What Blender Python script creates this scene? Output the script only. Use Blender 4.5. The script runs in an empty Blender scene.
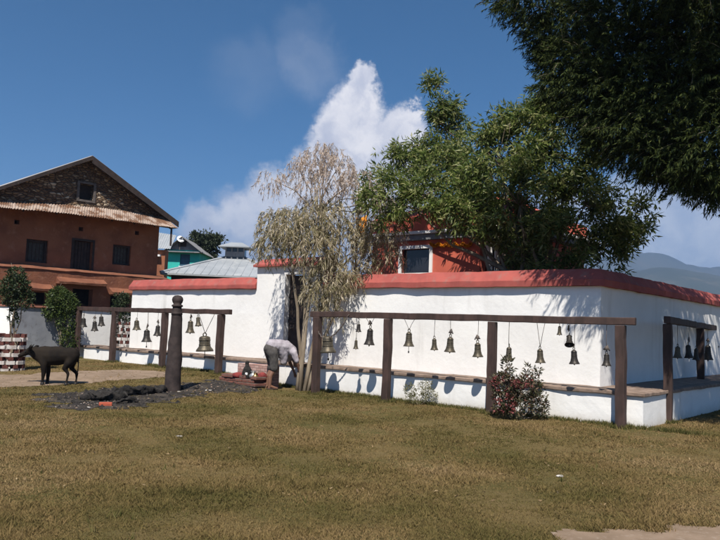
import bpy, bmesh, math, random
import numpy as np
from mathutils import Vector, Matrix, noise as mnoise
random.seed(7); RNG = np.random.default_rng(7)
sc = bpy.context.scene; COL = sc.collection
R = math.radians
# ---------------------------------------------------------------- camera
F, CX, CY = 717.0, 360.0, 270.0
PITCH, ROLL, EYE = R(4.55), R(2.1), 1.65
fw = Vector((0, math.cos(PITCH), math.sin(PITCH)))
r0 = Vector((1, 0, 0)); u0 = Vector((0, -math.sin(PITCH), math.cos(PITCH)))
rt = r0*math.cos(ROLL) + u0*math.sin(ROLL); up = -r0*math.sin(ROLL) + u0*math.cos(ROLL)
CAM = Vector((0, 0, EYE))
def ray(px, py): return fw + rt*((px-CX)/F) + up*((CY-py)/F)
def at(px, py, Y):
    d = ray(px, py); return CAM + d*(Y/d.y)
def sstep(a, b, x):
    t = min(1, max(0, (x-a)/(b-a))); return t*t*(3-2*t)
def H(x, y):
    base = 0.18*sstep(-1.2, -4.6, x)*sstep(14.5, 19.5, y)
    n = 0.03*mnoise.noise(Vector((x*.35, y*.35, 3.3))) + 0.012*mnoise.noise(Vector((x*1.3, y*1.3, 9.1)))
    far = sstep(60, 15, abs(x)+abs(y-12))
    return base*sstep(90, 40, y) + n*far
def gnd(px, py):
    d = ray(px, py); z = 0.0
    for _ in range(12):
        p = CAM + d*((z-EYE)/d.z); z = H(p.x, p.y)
    return Vector((p.x, p.y, z))
def hit(px, py, P, e):
    d = ray(px, py); n = Vector((e.y, -e.x, 0))
    return CAM + d*(((P-CAM).dot(n))/d.dot(n))
def onground(p, dz=0): return Vector((p.x, p.y, H(p.x, p.y)+dz))
cam = bpy.data.cameras.new('camera'); co = bpy.data.objects.new('camera', cam); COL.objects.link(co)
M = Matrix((rt, up, -fw)).transposed().to_4x4(); M.translation = CAM; co.matrix_world = M
cam.sensor_width = 36; cam.lens = 36*F/720; cam.clip_end = 20000; cam.clip_start = .1
sc.camera = co
# ---------------------------------------------------------------- materials
def nodes(name):
    m = bpy.data.materials.new(name); m.use_nodes = True
    nt = m.node_tree; return m, nt, nt.nodes['Principled BSDF'], nt.nodes['Material Output']
def N(nt, t, **k):
    n = nt.nodes.new(t)
    for a, b in k.items():
        if a in n.inputs.keys(): n.inputs[a].default_value = b
        else: setattr(n, a, b)
    return n
def mixc(nt, fac, a, b, mode='MIX'):
    n = nt.nodes.new('ShaderNodeMix'); n.data_type = 'RGBA'; n.blend_type = mode
    for i, v in ((0, fac), (6, a), (7, b)):
        if hasattr(v, 'is_linked') or hasattr(v, 'links'): nt.links.new(v, n.inputs[i])
        elif i == 0: n.inputs[0].default_value = v
        else: n.inputs[i].default_value = (*v, 1) if len(v) == 3 else v
    return n.outputs[2]
def ramp(nt, src, p0, p1):
    n = nt.nodes.new('ShaderNodeMapRange'); n.interpolation_type = 'SMOOTHSTEP'
    n.inputs[1].default_value = p0; n.inputs[2].default_value = p1
    nt.links.new(src, n.inputs[0]); return n.outputs[0]
def math_(nt, op, a, b=None):
    n = nt.nodes.new('ShaderNodeMath'); n.operation = op
    for i, v in ((0, a), (1, b)):
        if v is None: continue
        if hasattr(v, 'links'): nt.links.new(v, n.inputs[i])
        else: n.inputs[i].default_value = v
    return n.outputs[0]
def noise(nt, scale, detail=6, rough=.55, vec=None, stretch=None):
    n = N(nt, 'ShaderNodeTexNoise'); n.inputs['Scale'].default_value = scale
    n.inputs['Detail'].default_value = detail; n.inputs['Roughness'].default_value = rough
    if vec is None:
        vec = N(nt, 'ShaderNodeTexCoord').outputs['Object']
    if stretch:
        mp = N(nt, 'ShaderNodeMapping'); mp.inputs['Scale'].default_value = stretch
        nt.links.new(vec, mp.inputs['Vector']); vec = mp.outputs['Vector']
    nt.links.new(vec, n.inputs['Vector']); return n.outputs['Fac']
def mat(name, c1, c2=None, scale=3, rough=.85, bump=.0, bscale=30, metal=0, c3=None, s3=12, lo=.35, hi=.65, stretch=None, spec=.3):
    m, nt, b, o = nodes(name)
    b.inputs['Roughness'].default_value = rough; b.inputs['Metallic'].default_value = metal
    b.inputs['Specular IOR Level'].default_value = spec
    col = None
    if c2:
        col = mixc(nt, ramp(nt, noise(nt, scale, stretch=stretch), lo, hi), c1, c2)
        if c3: col = mixc(nt, ramp(nt, noise(nt, s3, 8, .7), .52, .72), col, c3)
        nt.links.new(col, b.inputs['Base Color'])
    else: b.inputs['Base Color'].default_value = (*c1, 1)
    if bump:
        bp = N(nt, 'ShaderNodeBump'); bp.inputs['Strength'].default_value = min(1, bump*20); bp.inputs['Distance'].default_value = bump
        nt.links.new(noise(nt, bscale, 8, .6, stretch=stretch), bp.inputs['Height']); nt.links.new(bp.outputs[0], b.inputs['Normal'])
    return m
def leafmat(name, cols, trans=.3, rough=.5, pos=0, spec=.35):
    m, nt, b, o = nodes(name)
    g = N(nt, 'ShaderNodeNewGeometry')
    cr = N(nt, 'ShaderNodeValToRGB'); el = cr.color_ramp.elements
    cr.color_ramp.interpolation = 'LINEAR'
    while len(el) < len(cols): el.new(.5)
    for i, c in enumerate(cols): el[i].position = i/(len(cols)-1); el[i].color = (*c, 1)
    src = g.outputs['Random Per Island']
    if pos:
        n = noise(nt, pos, 4, .6, vec=g.outputs['Position'])
        src = math_(nt, 'ADD', math_(nt, 'MULTIPLY', src, .34), math_(nt, 'MULTIPLY', ramp(nt, n, .34, .68), .66))
    nt.links.new(src, cr.inputs['Fac']); nt.links.new(cr.outputs[0], b.inputs['Base Color'])
    b.inputs['Roughness'].default_value = rough; b.inputs['Specular IOR Level'].default_value = spec
    t = N(nt, 'ShaderNodeBsdfTranslucent'); nt.links.new(cr.outputs[0], t.inputs['Color'])
    mx = N(nt, 'ShaderNodeMixShader'); mx.inputs[0].default_value = trans
    nt.links.new(b.outputs[0], mx.inputs[1]); nt.links.new(t.outputs[0], mx.inputs[2]); nt.links.new(mx.outputs[0], o.inputs['Surface'])
    return m
def whitewash():
    m, nt, b, o = nodes('whitewash')
    g = N(nt, 'ShaderNodeNewGeometry').outputs['Position']
    col = mixc(nt, ramp(nt, noise(nt, .9, 8, .65, vec=g), .3, .75), (.82, .81, .79), (.74, .73, .71))
    st = noise(nt, 2.2, 6, .6, vec=g, stretch=(1, 1, .12))
    col = mixc(nt, math_(nt, 'MULTIPLY', ramp(nt, st, .53, .8), .55), col, (.45, .43, .40))
    sx = N(nt, 'ShaderNodeSeparateXYZ'); nt.links.new(g, sx.inputs[0])
    low = ramp(nt, math_(nt, 'ADD', sx.outputs[2], math_(nt, 'MULTIPLY', noise(nt, 3, 6, .7, vec=g), .35)), .42, .1)
    col = mixc(nt, math_(nt, 'MULTIPLY', low, .55), col, (.42, .36, .28))
    nt.links.new(col, b.inputs['Base Color']); b.inputs['Roughness'].default_value = .9; b.inputs['Specular IOR Level'].default_value = .15
    bp = N(nt, 'ShaderNodeBump'); bp.inputs['Strength'].default_value = .5; bp.inputs['Distance'].default_value = .012
    nt.links.new(noise(nt, 9, 8, .6, vec=g), bp.inputs['Height']); nt.links.new(bp.outputs[0], b.inputs['Normal'])
    return m
def stonemat(name, s, cols, gap):
    m, nt, b, o = nodes(name)
    tc = N(nt, 'ShaderNodeTexCoord').outputs['Object']
    mp = N(nt, 'ShaderNodeMapping'); mp.inputs['Scale'].default_value = (1, 1, 2.1)
    nt.links.new(tc, mp.inputs[0])
    v = N(nt, 'ShaderNodeTexVoronoi'); v.inputs['Scale'].default_value = s
    e = N(nt, 'ShaderNodeTexVoronoi'); e.feature = 'DISTANCE_TO_EDGE'; e.inputs['Scale'].default_value = s
    nt.links.new(mp.outputs[0], v.inputs['Vector']); nt.links.new(mp.outputs[0], e.inputs['Vector'])
    cr = N(nt, 'ShaderNodeValToRGB'); el = cr.color_ramp.elements
    while len(el) < len(cols): el.new(.5)
    for i, c in enumerate(cols): el[i].position = i/(len(cols)-1); el[i].color = (*c, 1)
    sp = N(nt, 'ShaderNodeSeparateColor'); nt.links.new(v.outputs['Color'], sp.inputs[0]); nt.links.new(sp.outputs[0], cr.inputs[0])
    edge = ramp(nt, e.outputs['Distance'], .0, .12)
    col = mixc(nt, edge, gap, cr.outputs[0])
    nt.links.new(col, b.inputs['Base Color']); b.inputs['Roughness'].default_value = .9
    bp = N(nt, 'ShaderNodeBump'); bp.inputs['Strength'].default_value = 1; bp.inputs['Distance'].default_value = .06
    h = math_(nt, 'ADD', ramp(nt, e.outputs['Distance'], 0, .25), math_(nt, 'MULTIPLY', sp.outputs[1], .8))
    nt.links.new(h, bp.inputs['Height']); nt.links.new(bp.outputs[0], b.inputs['Normal'])
    return m
def brickmat(name, c1, c2, mortar, scale=1.0, bw=.22, bh=.07):
    m, nt, b, o = nodes(name)
    tc = N(nt, 'ShaderNodeTexCoord').outputs['Object']
    sx = N(nt, 'ShaderNodeSeparateXYZ'); nt.links.new(tc, sx.inputs[0])
    cb = N(nt, 'ShaderNodeCombineXYZ'); nt.links.new(math_(nt, 'SUBTRACT', sx.outputs[0], sx.outputs[1]), cb.inputs[0]); nt.links.new(sx.outputs[2], cb.inputs[1])
    br = N(nt, 'ShaderNodeTexBrick'); br.inputs['Scale'].default_value = scale
    br.inputs['Brick Width'].default_value = bw; br.inputs['Row Height'].default_value = bh; br.inputs['Mortar Size'].default_value = .008
    br.inputs['Color1'].default_value = (*c1, 1); br.inputs['Color2'].default_value = (*c2, 1); br.inputs['Mortar'].default_value = (*mortar, 1)
    nt.links.new(cb.outputs[0], br.inputs['Vector'])
    col = mixc(nt, ramp(nt, noise(nt, 6, 8, .7), .5, .8), br.outputs['Color'], (c1[0]*.4, c1[1]*.5, c1[2]*.6))
    nt.links.new(col, b.inputs['Base Color']); b.inputs['Roughness'].default_value = .9
    bp = N(nt, 'ShaderNodeBump'); bp.inputs['Strength'].default_value = .8; bp.inputs['Distance'].default_value = .01; bp.invert = True
    nt.links.new(br.outputs['Fac'], bp.inputs['Height']); nt.links.new(bp.outputs[0], b.inputs['Normal'])
    return m
WHITE = whitewash()
RED = mat('red_coping_paint', (.37, .088, .072), (.29, .07, .06), 2.2, .85, .01, 20, c3=(.27, .125, .105), s3=4)
REDWALL = mat('red_temple_paint', (.52, .12, .075), (.44, .095, .065), 2, .8, .005, 20)
SLAB = mat('earth_slab', (.17, .12, .09), (.26, .19, .15), 5, .95, .012, 22, c3=(.10, .08, .065), s3=14)
WOOD = mat('dark_timber', (.040, .025, .021), (.070, .042, .035), 6, .75, .006, 40, c3=(.035, .025, .025), s3=20, stretch=(1, 1, .3))
WOODB = mat('carved_timber', (.026, .019, .018), (.05, .036, .033), 6, .8, .012, 26)
BRONZE = mat('aged_bronze', (.06, .052, .04), (.11, .09, .06), 14, .5, .002, 60, metal=.4, c3=(.05, .055, .045), s3=30)
BRASS = mat('brass', (.38, .27, .12), (.22, .15, .08), 18, .4, .002, 60, metal=.8)
IRON = mat('wire_iron', (.09, .08, .075), (.14, .11, .09), 20, .7, 0)
STONEG = stonemat('gable_stone', 4.6, [(.06, .034, .02), (.15, .09, .05), (.24, .16, .09), (.10, .055, .03), (.20, .125, .07), (.50, .41, .30)], (.035, .022, .015))
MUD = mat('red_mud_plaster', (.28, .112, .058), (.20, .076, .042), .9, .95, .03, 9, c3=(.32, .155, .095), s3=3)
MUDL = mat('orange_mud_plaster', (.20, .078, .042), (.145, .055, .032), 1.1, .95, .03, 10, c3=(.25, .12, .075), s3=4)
RUST = mat('rusty_corrugated', (.36, .28, .23), (.16, .085, .05), 1.1, .6, .002, 30, metal=.0, c3=(.42, .37, .33), s3=2.2, lo=.45, hi=.56, stretch=(1.6, 1.6, .15), spec=.4)
TIN = mat('weathered_tin', (.34, .33, .33), (.27, .26, .25), 1.2, .5, .002, 30, metal=.0, c3=(.30, .26, .22), s3=4, stretch=(1, .3, .3), spec=.5)
GREYROOF = mat('pale_sheet_roof', (.30, .32, .34), (.25, .27, .29), .8, .55, .001, 20, c3=(.36, .37, .38), s3=2, spec=.5)
DARK = mat('dark_wood_joinery', (.03, .022, .02), (.05, .035, .03), 6, .8, .004, 30)
GLASS = mat('dark_pane', (.02, .022, .028), None, rough=.12, spec=.5)
TEALC = mat('teal_paint', (.03, .42, .36), (.03, .34, .30), 1.5, .8, .003, 15)
CEMENT = mat('grey_cement', (.16, .165, .18), (.22, .22, .23), 1.4, .9, .006, 20, c3=(.12, .12, .125), s3=7)
SHADEP = mat('shaded_wall_plaster', (.20, .21, .235), (.26, .27, .29), 1.0, .9, .006, 20, c3=(.15, .15, .16), s3=5)  # tree shade on the low wall's middle stretch, painted in as blue grey
BARK = mat('bark', (.13, .10, .075), (.22, .18, .135), 8, .95, .012, 30, stretch=(1, 1, .3))
BARKP = mat('pale_bark', (.27, .22, .16), (.16, .125, .09), 7, .95, .01, 30, stretch=(1, 1, .25))
BRICK = brickmat('red_brick', (.17, .062, .042), (.12, .045, .034), (.13, .1, .08))
PINK = brickmat('pink_washed_brick', (.30, .15, .12), (.46, .32, .28), (.22, .14, .12))
CHAR = mat('charred_wood', (.010, .009, .008), (.03, .026, .024), 7, .95, .05, 14, c3=(.07, .062, .056), s3=10)
SKIN = mat('brown_skin', (.20, .105, .07), (.17, .085, .055), 9, .55, 0)
HAIR = mat('black_hair', (.012, .01, .009), (.02, .016, .014), 30, .6, .004, 90)
SHIRT = mat('grey_lilac_shirt', (.37, .34, .37), (.29, .26, .29), 7, .9, .01, 14)
SHORTS = mat('charcoal_shorts', (.085, .078, .072), (.055, .05, .048), 8, .9, .008, 16)
HIDE = mat('dark_calf_hide', (.009, .007, .006), (.02, .015, .011), 4, .85, .006, 60, spec=.12)
HOOF = mat('hoof_horn', (.015, .013, .012), None, rough=.6)
CLOTHR = mat('red_cloth', (.22, .04, .035), (.13, .022, .022), 8, .9, .006, 20)
ORANGE = mat('orange_cloth', (.75, .30, .03), (.62, .22, .02), 5, .9, .004, 20)
WHITEP = mat('white_paint', (.78, .77, .76), (.70, .69, .68), 4, .7, .002, 30)
# ---------------------------------------------------------------- mesh helpers
def worg(o):
    v = Vector((0, 0, 0))
    while o: v += o.location; o = o.parent
    return v
def tag(o, label=None, cat=None, group=None, kind=None):
    for k, v in (('label', label), ('category', cat), ('group', group), ('kind', kind)):
        if v: o[k] = v
    return o
def thing(name, loc, label, cat, group=None):
    o = bpy.data.objects.new(name, None); COL.objects.link(o); o.location = Vector(loc); o.empty_display_size = .2
    return tag(o, label, cat, group)
class MB:
    def __init__(s): s.v = []; s.f = []
    def add(s, vs, fs):
        k = len(s.v); s.v += [tuple(v) for v in vs]; s.f += [tuple(i+k for i in f) for f in fs]
    def obox(s, o, a, b, c):
        o, a, b, c = (Vector(q) for q in (o, a, b, c))
        if a.cross(b).dot(c) < 0: a, b = b, a
        s.add([o, o+a, o+a+b, o+b, o+c, o+a+c, o+a+b+c, o+b+c], [(0,3,2,1),(4,5,6,7),(0,1,5,4),(1,2,6,5),(2,3,7,6),(3,0,4,7)])
    def prism(s, poly, ext):
        n = len(poly); ext = Vector(ext); poly = [Vector(p) for p in poly]
        nn = Vector((0, 0, 0))
        for i in range(n): nn += (poly[i]-poly[0]).cross(poly[(i+1) % n]-poly[0])
        if nn.dot(ext) > 0: poly = poly[::-1]
        s.add(poly+[p+ext for p in poly], [tuple(range(n)), tuple(range(2*n-1, n-1, -1))]+[(i, i+n, (i+1) % n+n, (i+1) % n) for i in range(n)])
    def tube(s, pts, rad, n=8, caps=True):
        pts = [Vector(p) for p in pts]
        if not hasattr(rad, '__len__'): rad = [rad]*len(pts)
        k = len(s.v); prev = None
        for i, p in enumerate(pts):
            t = (pts[min(i+1, len(pts)-1)]-pts[max(i-1, 0)]).normalized()
            if prev is None:
                a = Vector((0, 0, 1)) if abs(t.z) < .9 else Vector((1, 0, 0)); x = t.cross(a).normalized()
            else: x = (prev - t*prev.dot(t)).normalized()
            prev = x; y = t.cross(x)
            for j in range(n):
                q = 2*math.pi*j/n; s.v.append(tuple(p + (x*math.cos(q)+y*math.sin(q))*rad[i]))
        for i in range(len(pts)-1):
            for j in range(n):
                a = k+i*n+j; b = k+i*n+(j+1) % n; s.f.append((a, b, b+n, a+n))
        if caps: s.f.append(tuple(k+j for j in range(n))[::-1]); s.f.append(tuple(k+(len(pts)-1)*n+j for j in range(n)))
    def lathe(s, prof, c=(0, 0, 0), n=20):
        k = len(s.v); c = Vector(c)
        for r, z in prof:
            for j in range(n):
                q = 2*math.pi*j/n; s.v.append((c.x+r*math.cos(q), c.y+r*math.sin(q), c.z+z))
        for i in range(len(prof)-1):
            for j in range(n):
                a = k+i*n+j; b = k+i*n+(j+1) % n; s.f.append((a, b, b+n, a+n))
        s.f.append(tuple(k+j for j in range(n))[::-1]); s.f.append(tuple(k+(len(prof)-1)*n+j for j in range(n)))
    def ball(s, c, r, sz=(1, 1, 1), n=12, lump=0, sd=0):
        c = Vector(c); k = len(s.v); m = n//2
        for i in range(m+1):
            th = math.pi*i/m
            for j in range(n):
                q = 2*math.pi*j/n; d = Vector((math.sin(th)*math.cos(q), math.sin(th)*math.sin(q), math.cos(th)))
                rr = r*(1+lump*mnoise.noise(d*2.1+Vector((sd, sd*.7, 1))))
                s.v.append((c.x+d.x*rr*sz[0], c.y+d.y*rr*sz[1], c.z+d.z*rr*sz[2]))
        for i in range(m):
            for j in range(n):
                a = k+i*n+j; b = k+i*n+(j+1) % n; s.f.append((a, a+n, b+n, b))
    def build(s, name, m, parent=None, bevel=0, smooth=False, loc=None):
        o0 = worg(parent) if parent else (Vector(loc) if loc else Vector((0, 0, 0)))
        me = bpy.data.meshes.new(name)
        me.from_pydata([(v[0]-o0.x, v[1]-o0.y, v[2]-o0.z) for v in s.v], [], s.f); me.update()
        return link(name, me, m, parent, bevel, smooth, o0 if not parent else None)
def link(name, me, m, parent=None, bevel=0, smooth=False, loc=None):
    if m and not me.materials: me.materials.append(m)
    if smooth: me.polygons.foreach_set('use_smooth', [True]*len(me.polygons))
    o = bpy.data.objects.new(name, me); COL.objects.link(o)
    if parent: o.parent = parent
    elif loc is not None: o.location = loc
    if bevel:
        b = o.modifiers.new('bevel', 'BEVEL'); b.width = bevel; b.segments = 2; b.limit_method = 'ANGLE'
    return o
def rough(o, amt, scale, sub=2, seed=0):
    """subdivide a masonry/timber mesh and push its vertices about so edges are not ruler straight"""
    bm = bmesh.new(); bm.from_mesh(o.data)
    for _ in range(14):
        es = [e for e in bm.edges if e.calc_length() > sub]
        if not es: break
        bmesh.ops.subdivide_edges(bm, edges=es, cuts=1, use_grid_fill=True)
    w = worg(o)
    for v in bm.verts:
        p = (v.co+w)*scale; n = mnoise.noise_vector(p+Vector((seed, 0, 0)))+.5*mnoise.noise_vector(p*2.7+Vector((0, seed, 0)))
        v.co += n*amt
    bm.to_mesh(o.data); bm.free(); return o
def npmesh(V, Fq):
    me = bpy.data.meshes.new('m'); n = len(Fq); k = Fq.shape[1]
    me.vertices.add(len(V)); me.vertices.foreach_set('co', np.ascontiguousarray(V, dtype=np.float32).ravel())
    me.loops.add(n*k); me.loops.foreach_set('vertex_index', np.ascontiguousarray(Fq, dtype=np.int32).ravel())
    me.polygons.add(n); me.polygons.foreach_set('loop_start', np.arange(0, n*k, k, dtype=np.int32))
    me.update(calc_edges=True); me.validate(); return me
def leafmesh(P, D, L, W, fold=.25, seed=0):
    """one folded lance shaped leaf per row: P base points, D directions, L lengths, W widths"""
    g = np.random.default_rng(seed); n = len(P)
    D = D/np.linalg.norm(D, axis=1, keepdims=True); S = np.cross(D, g.normal(size=(n, 3))); S /= np.linalg.norm(S, axis=1, keepdims=True)
    Nn = np.cross(D, S); L = np.broadcast_to(np.asarray(L, float), (n,))[:, None]; W = np.broadcast_to(np.asarray(W, float), (n,))[:, None]
    mid = P+D*L*.42
    V = np.stack([P, mid+S*W*.5+Nn*W*fold, P+D*L-Nn*W*fold, mid-S*W*.5+Nn*W*fold], 1).reshape(-1, 3)
    return npmesh(V, np.arange(n*4).reshape(n, 4))
def inball(n, c, r, shell=.5, g=RNG):
    d = g.normal(size=(n, 3)); d /= np.linalg.norm(d, axis=1, keepdims=True)
    q = g.random(n)**(1/3)*(1-shell)+shell*g.random(n)**.15
    return np.asarray(c)+d*q[:, None]*np.asarray(r), d
def bow(a, b, k=5, sag=0., wob=.0, g=random):
    a, b = Vector(a), Vector(b); L = (b-a).length; out = []
    for i in range(k+1):
        t = i/k; p = a.lerp(b, t); p.z += sag*L*4*t*(1-t)
        if 0 < i < k: p += Vector((g.uniform(-1, 1), g.uniform(-1, 1), g.uniform(-1, 1)))*wob*L
        out.append(p)
    return out
def skin(name, V, E, rad, m, parent, sub=2, vox=.014, it=6, fold=0, fs=9):
    # overlapping ellipsoids along every bone, fused into one continuous tapering surface
    o0 = worg(parent); mb = MB(); two = lambda r: (r, r) if not hasattr(r, '__len__') else r
    for a, b in E:
        A, B = Vector(V[a]), Vector(V[b]); ra, rb = two(rad[a]), two(rad[b]); n = max(2, int((A-B).length/(min(ra[0], rb[0], ra[1], rb[1])*.3)))
        for i in range(n+1):
            t = i/n; w_, h_ = ra[0]*(1-t)+rb[0]*t, ra[1]*(1-t)+rb[1]*t; mb.ball(A.lerp(B, t), 1, (h_, w_, h_), 12)
    if not E: mb.ball(V[0], rad[0])
    o = mb.build(name, None, parent)
    rm = o.modifiers.new('rm', 'REMESH'); rm.mode = 'VOXEL'; rm.voxel_size = vox; rm.use_smooth_shade = True
    sm_ = o.modifiers.new('sm', 'SMOOTH'); sm_.factor = .5; sm_.iterations = it
    dg = bpy.context.evaluated_depsgraph_get(); nm = bpy.data.meshes.new_from_object(o.evaluated_get(dg))
    bpy.data.objects.remove(o)
    if fold:
        for v in nm.vertices:
            p = v.co; f = mnoise.noise(Vector((p.x*fs, p.y*fs, p.z*fs*.45)))+.5*mnoise.noise(Vector((p.x*fs*2.3, p.y*fs*2.3, p.z*fs)))
            v.co += v.normal*fold*f
    return link(name, nm, m, parent, smooth=True)
def cells(mb, P, e, out, u0, u1, z0, z1, holes, th):
    """wall slab in plane (P,e) with real openings; 'out' is the outward normal, thickness goes inwards"""
    us = sorted({u0, u1, *[h[0] for h in holes], *[h[1] for h in holes]}); zs = sorted({z0, z1, *[h[2] for h in holes], *[h[3] for h in holes]})
    for i in range(len(us)-1):
        run = None
        for j in range(len(zs)-1):
            uc, zc = (us[i]+us[i+1])/2, (zs[j]+zs[j+1])/2
            solid = not any(h[0] < uc < h[1] and h[2] < zc < h[3] for h in holes)
            if solid and run is None: run = zs[j]
            last = j == len(zs)-2
            if run is not None and (not solid or last):
                top = zs[j+1] if solid else zs[j]
                p = P+e*us[i]; mb.obox((p.x, p.y, run), e*(us[i+1]-us[i]), -out*th, (0, 0, top-run)); run = None
def corr(mb, a, b, c, d, waves, amp=.02, th=.012, seg=6):
    """corrugated sheet: a->b along the top, d->c along the bottom, ribs run from top to bottom"""
    a, b, c, d = (Vector(q) for q in (a, b, c, d)); nr = (b-a).cross(d-a).normalized(); n = waves*seg
    if nr.z < 0: nr = -nr
    rows = 4; k = len(mb.v)
    for r in range(rows+1):
        t = r/rows
        for i in range(n+1):
            s_ = i/n; p = a.lerp(b, s_).lerp(d.lerp(c, s_), t)+nr*amp*math.sin(2*math.pi*i/seg); mb.v.append(tuple(p))
    m = len(mb.v)-k
    for i in range(m): mb.v.append(tuple(Vector(mb.v[k+i])-nr*th))
    W = n+1
    for r in range(rows):
        for i in range(n):
            q = (k+r*W+i, k+r*W+i+1, k+(r+1)*W+i+1, k+(r+1)*W+i); mb.f.append(q); mb.f.append(tuple(x+m for x in q[::-1]))
    for i in range(n):
        mb.f.append((k+i, k+i+m, k+i+1+m, k+i+1)); j = k+rows*W+i; mb.f.append((j, j+1, j+1+m, j+m))
    for r in range(rows):
        i = k+r*W; mb.f.append((i, i+W, i+W+m, i+m)); i += n; mb.f.append((i, i+m, i+W+m, i+W))
Z = Vector((0, 0, 1))
# ---------------------------------------------------------------- light, sky
SUN = Vector((-.155, -.988, 0)).normalized(); EL = R(55.5)
sdir = Vector((SUN.x*math.cos(EL), SUN.y*math.cos(EL), math.sin(EL)))
sl = bpy.data.lights.new('sun', 'SUN'); sl.energy = 5.0; sl.angle = R(.5); sl.color = (1, .94, .85)
so = bpy.data.objects.new('sun', sl); COL.objects.link(so); so.rotation_euler = sdir.to_track_quat('Z', 'Y').to_euler()
w = bpy.data.worlds.new('World'); sc.world = w; w.use_nodes = True; nt = w.node_tree
for n_ in list(nt.nodes): nt.nodes.remove(n_)
out = N(nt, 'ShaderNodeOutputWorld'); bg = N(nt, 'ShaderNodeBackground')
sky = N(nt, 'ShaderNodeTexSky'); sky.sky_type = 'NISHITA'; sky.sun_disc = False
sky.sun_elevation = EL; sky.sun_rotation = math.atan2(SUN.x, SUN.y) % (2*math.pi)
sky.altitude = 1600; sky.air_density = .8; sky.dust_density = .15; sky.ozone_density = 4.5
hs = N(nt, 'ShaderNodeHueSaturation'); hs.inputs['Saturation'].default_value = 1.28; hs.inputs['Hue'].default_value = .492; nt.links.new(sky.outputs[0], hs.inputs['Color']); nt.links.new(hs.outputs[0], bg.inputs[0]); bg.inputs[1].default_value = .064
tc = N(nt, 'ShaderNodeTexCoord').outputs['Generated']
nz = N(nt, 'ShaderNodeTexNoise'); nz.inputs['Scale'].default_value = 15; nz.inputs['Detail'].default_value = 12; nz.inputs['Roughness'].default_value = .66
nt.links.new(tc, nz.inputs['Vector'])
vm = N(nt, 'ShaderNodeVectorMath'); vm.operation = 'MULTIPLY_ADD'; vm.inputs[1].default_value = (.085, .085, .085)
sub_ = N(nt, 'ShaderNodeVectorMath'); sub_.operation = 'SUBTRACT'; sub_.inputs[1].default_value = (.5, .5, .5)
nt.links.new(nz.outputs['Color'], sub_.inputs[0]); nt.links.new(sub_.outputs[0], vm.inputs[0]); nt.links.new(tc, vm.inputs[2])
CL = [(352, 112, 38, 1), (362, 85, 22, 1), (338, 128, 24, 1), (345, 160, 45, 1), (372, 150, 40, 1), (403, 128, 32, 1), (412, 115, 18, 1), (388, 185, 55, 1),
      (330, 190, 50, .9), (270, 202, 36, .8), (240, 215, 38, .84), (300, 214, 48, .86), (208, 226, 32, .8), (255, 240, 60, .7), (340, 240, 70, .8),
      (625, 185, 26, .4), (640, 215, 55, .55), (690, 240, 80, .6), (600, 240, 60, .5), (306, 62, 46, .13), (250, 75, 46, .06), (560, 230, 60, .6), (300, 30, 34, .06)]
def cloudmask(vec, k):
    acc = None
    for (x, y, r_, st) in CL:
        d = ray(x, y).normalized(); n1 = N(nt, 'ShaderNodeVectorMath'); n1.operation = 'DISTANCE'; n1.inputs[1].default_value = d
        nt.links.new(vec, n1.inputs[0])
        v = ramp(nt, n1.outputs['Value'], r_*k/F, r_*k*(.62 if st > .85 else .4)/F); v = math_(nt, 'MULTIPLY', v, st)
        acc = v if acc is None else math_(nt, 'MAXIMUM', acc, v)
    return acc
cm = cloudmask(vm.outputs[0], 1.0)
n2 = N(nt, 'ShaderNodeTexNoise'); n2.inputs['Scale'].default_value = 22; n2.inputs['Detail'].default_value = 8
nt.links.new(vm.outputs[0], n2.inputs['Vector'])
cc = mixc(nt, ramp(nt, n2.outputs['Fac'], .3, .7), (.56, .58, .68), (.95, .92, .92))
cbg = N(nt, 'ShaderNodeBackground'); nt.links.new(cc, cbg.inputs[0]); cbg.inputs[1].default_value = .78
ms = N(nt, 'ShaderNodeMixShader'); nt.links.new(math_(nt, 'MULTIPLY', cm, .95), ms.inputs[0])
nt.links.new(bg.outputs[0], ms.inputs[1]); nt.links.new(cbg.outputs[0], ms.inputs[2]); nt.links.new(ms.outputs[0], out.inputs[0])
sc.view_settings.view_transform = 'Standard'; sc.view_settings.look = 'None'; sc.view_settings.exposure = .62; sc.view_settings.gamma = 1
# ---------------------------------------------------------------- ground
def axis(lo, hi, n, c, s):
    t = np.linspace(-1, 1, n); v = np.sinh(t*s)/math.sinh(s); return c+np.where(v < 0, -v*(lo-c), v*(hi-c))
xs = axis(-5200, 5200, 261, -1, 9.2); ys = axis(-3000, 6500, 261, 13, 9.2)
V = [(x, y, H(x, y)) for y in ys for x in xs]; nx = len(xs)
Fq = np.array([(j*nx+i, j*nx+i+1, (j+1)*nx+i+1, (j+1)*nx+i) for j in range(len(ys)-1) for i in range(nx-1)])
def grassground():
    m, nt, b, o = nodes('dry_turf'); g = N(nt, 'ShaderNodeNewGeometry').outputs['Position']
    p = ramp(nt, noise(nt, .55, 5, .6, vec=g), .35, .65)
    c = mixc(nt, p, (.165, .12, .055), (.095, .084, .031))
    c = mixc(nt, math_(nt, 'MULTIPLY', ramp(nt, noise(nt, 2.3, 8, .7, vec=g), .5, .75), .7), c, (.17, .115, .06))
    c = mixc(nt, math_(nt, 'MULTIPLY', ramp(nt, noise(nt, 40, 4, .7, vec=g), .5, .8), .6), c, (.05, .04, .02))
    nt.links.new(c, b.inputs['Base Color']); b.inputs['Roughness'].default_value = 1; b.inputs['Specular IOR Level'].default_value = .05
    bp = N(nt, 'ShaderNodeBump'); bp.inputs['Strength'].default_value = .9; bp.inputs['Distance'].default_value = .03
    nt.links.new(noise(nt, 26, 8, .75, vec=g), bp.inputs['Height']); nt.links.new(bp.outputs[0], b.inputs['Normal'])
    return m
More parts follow.
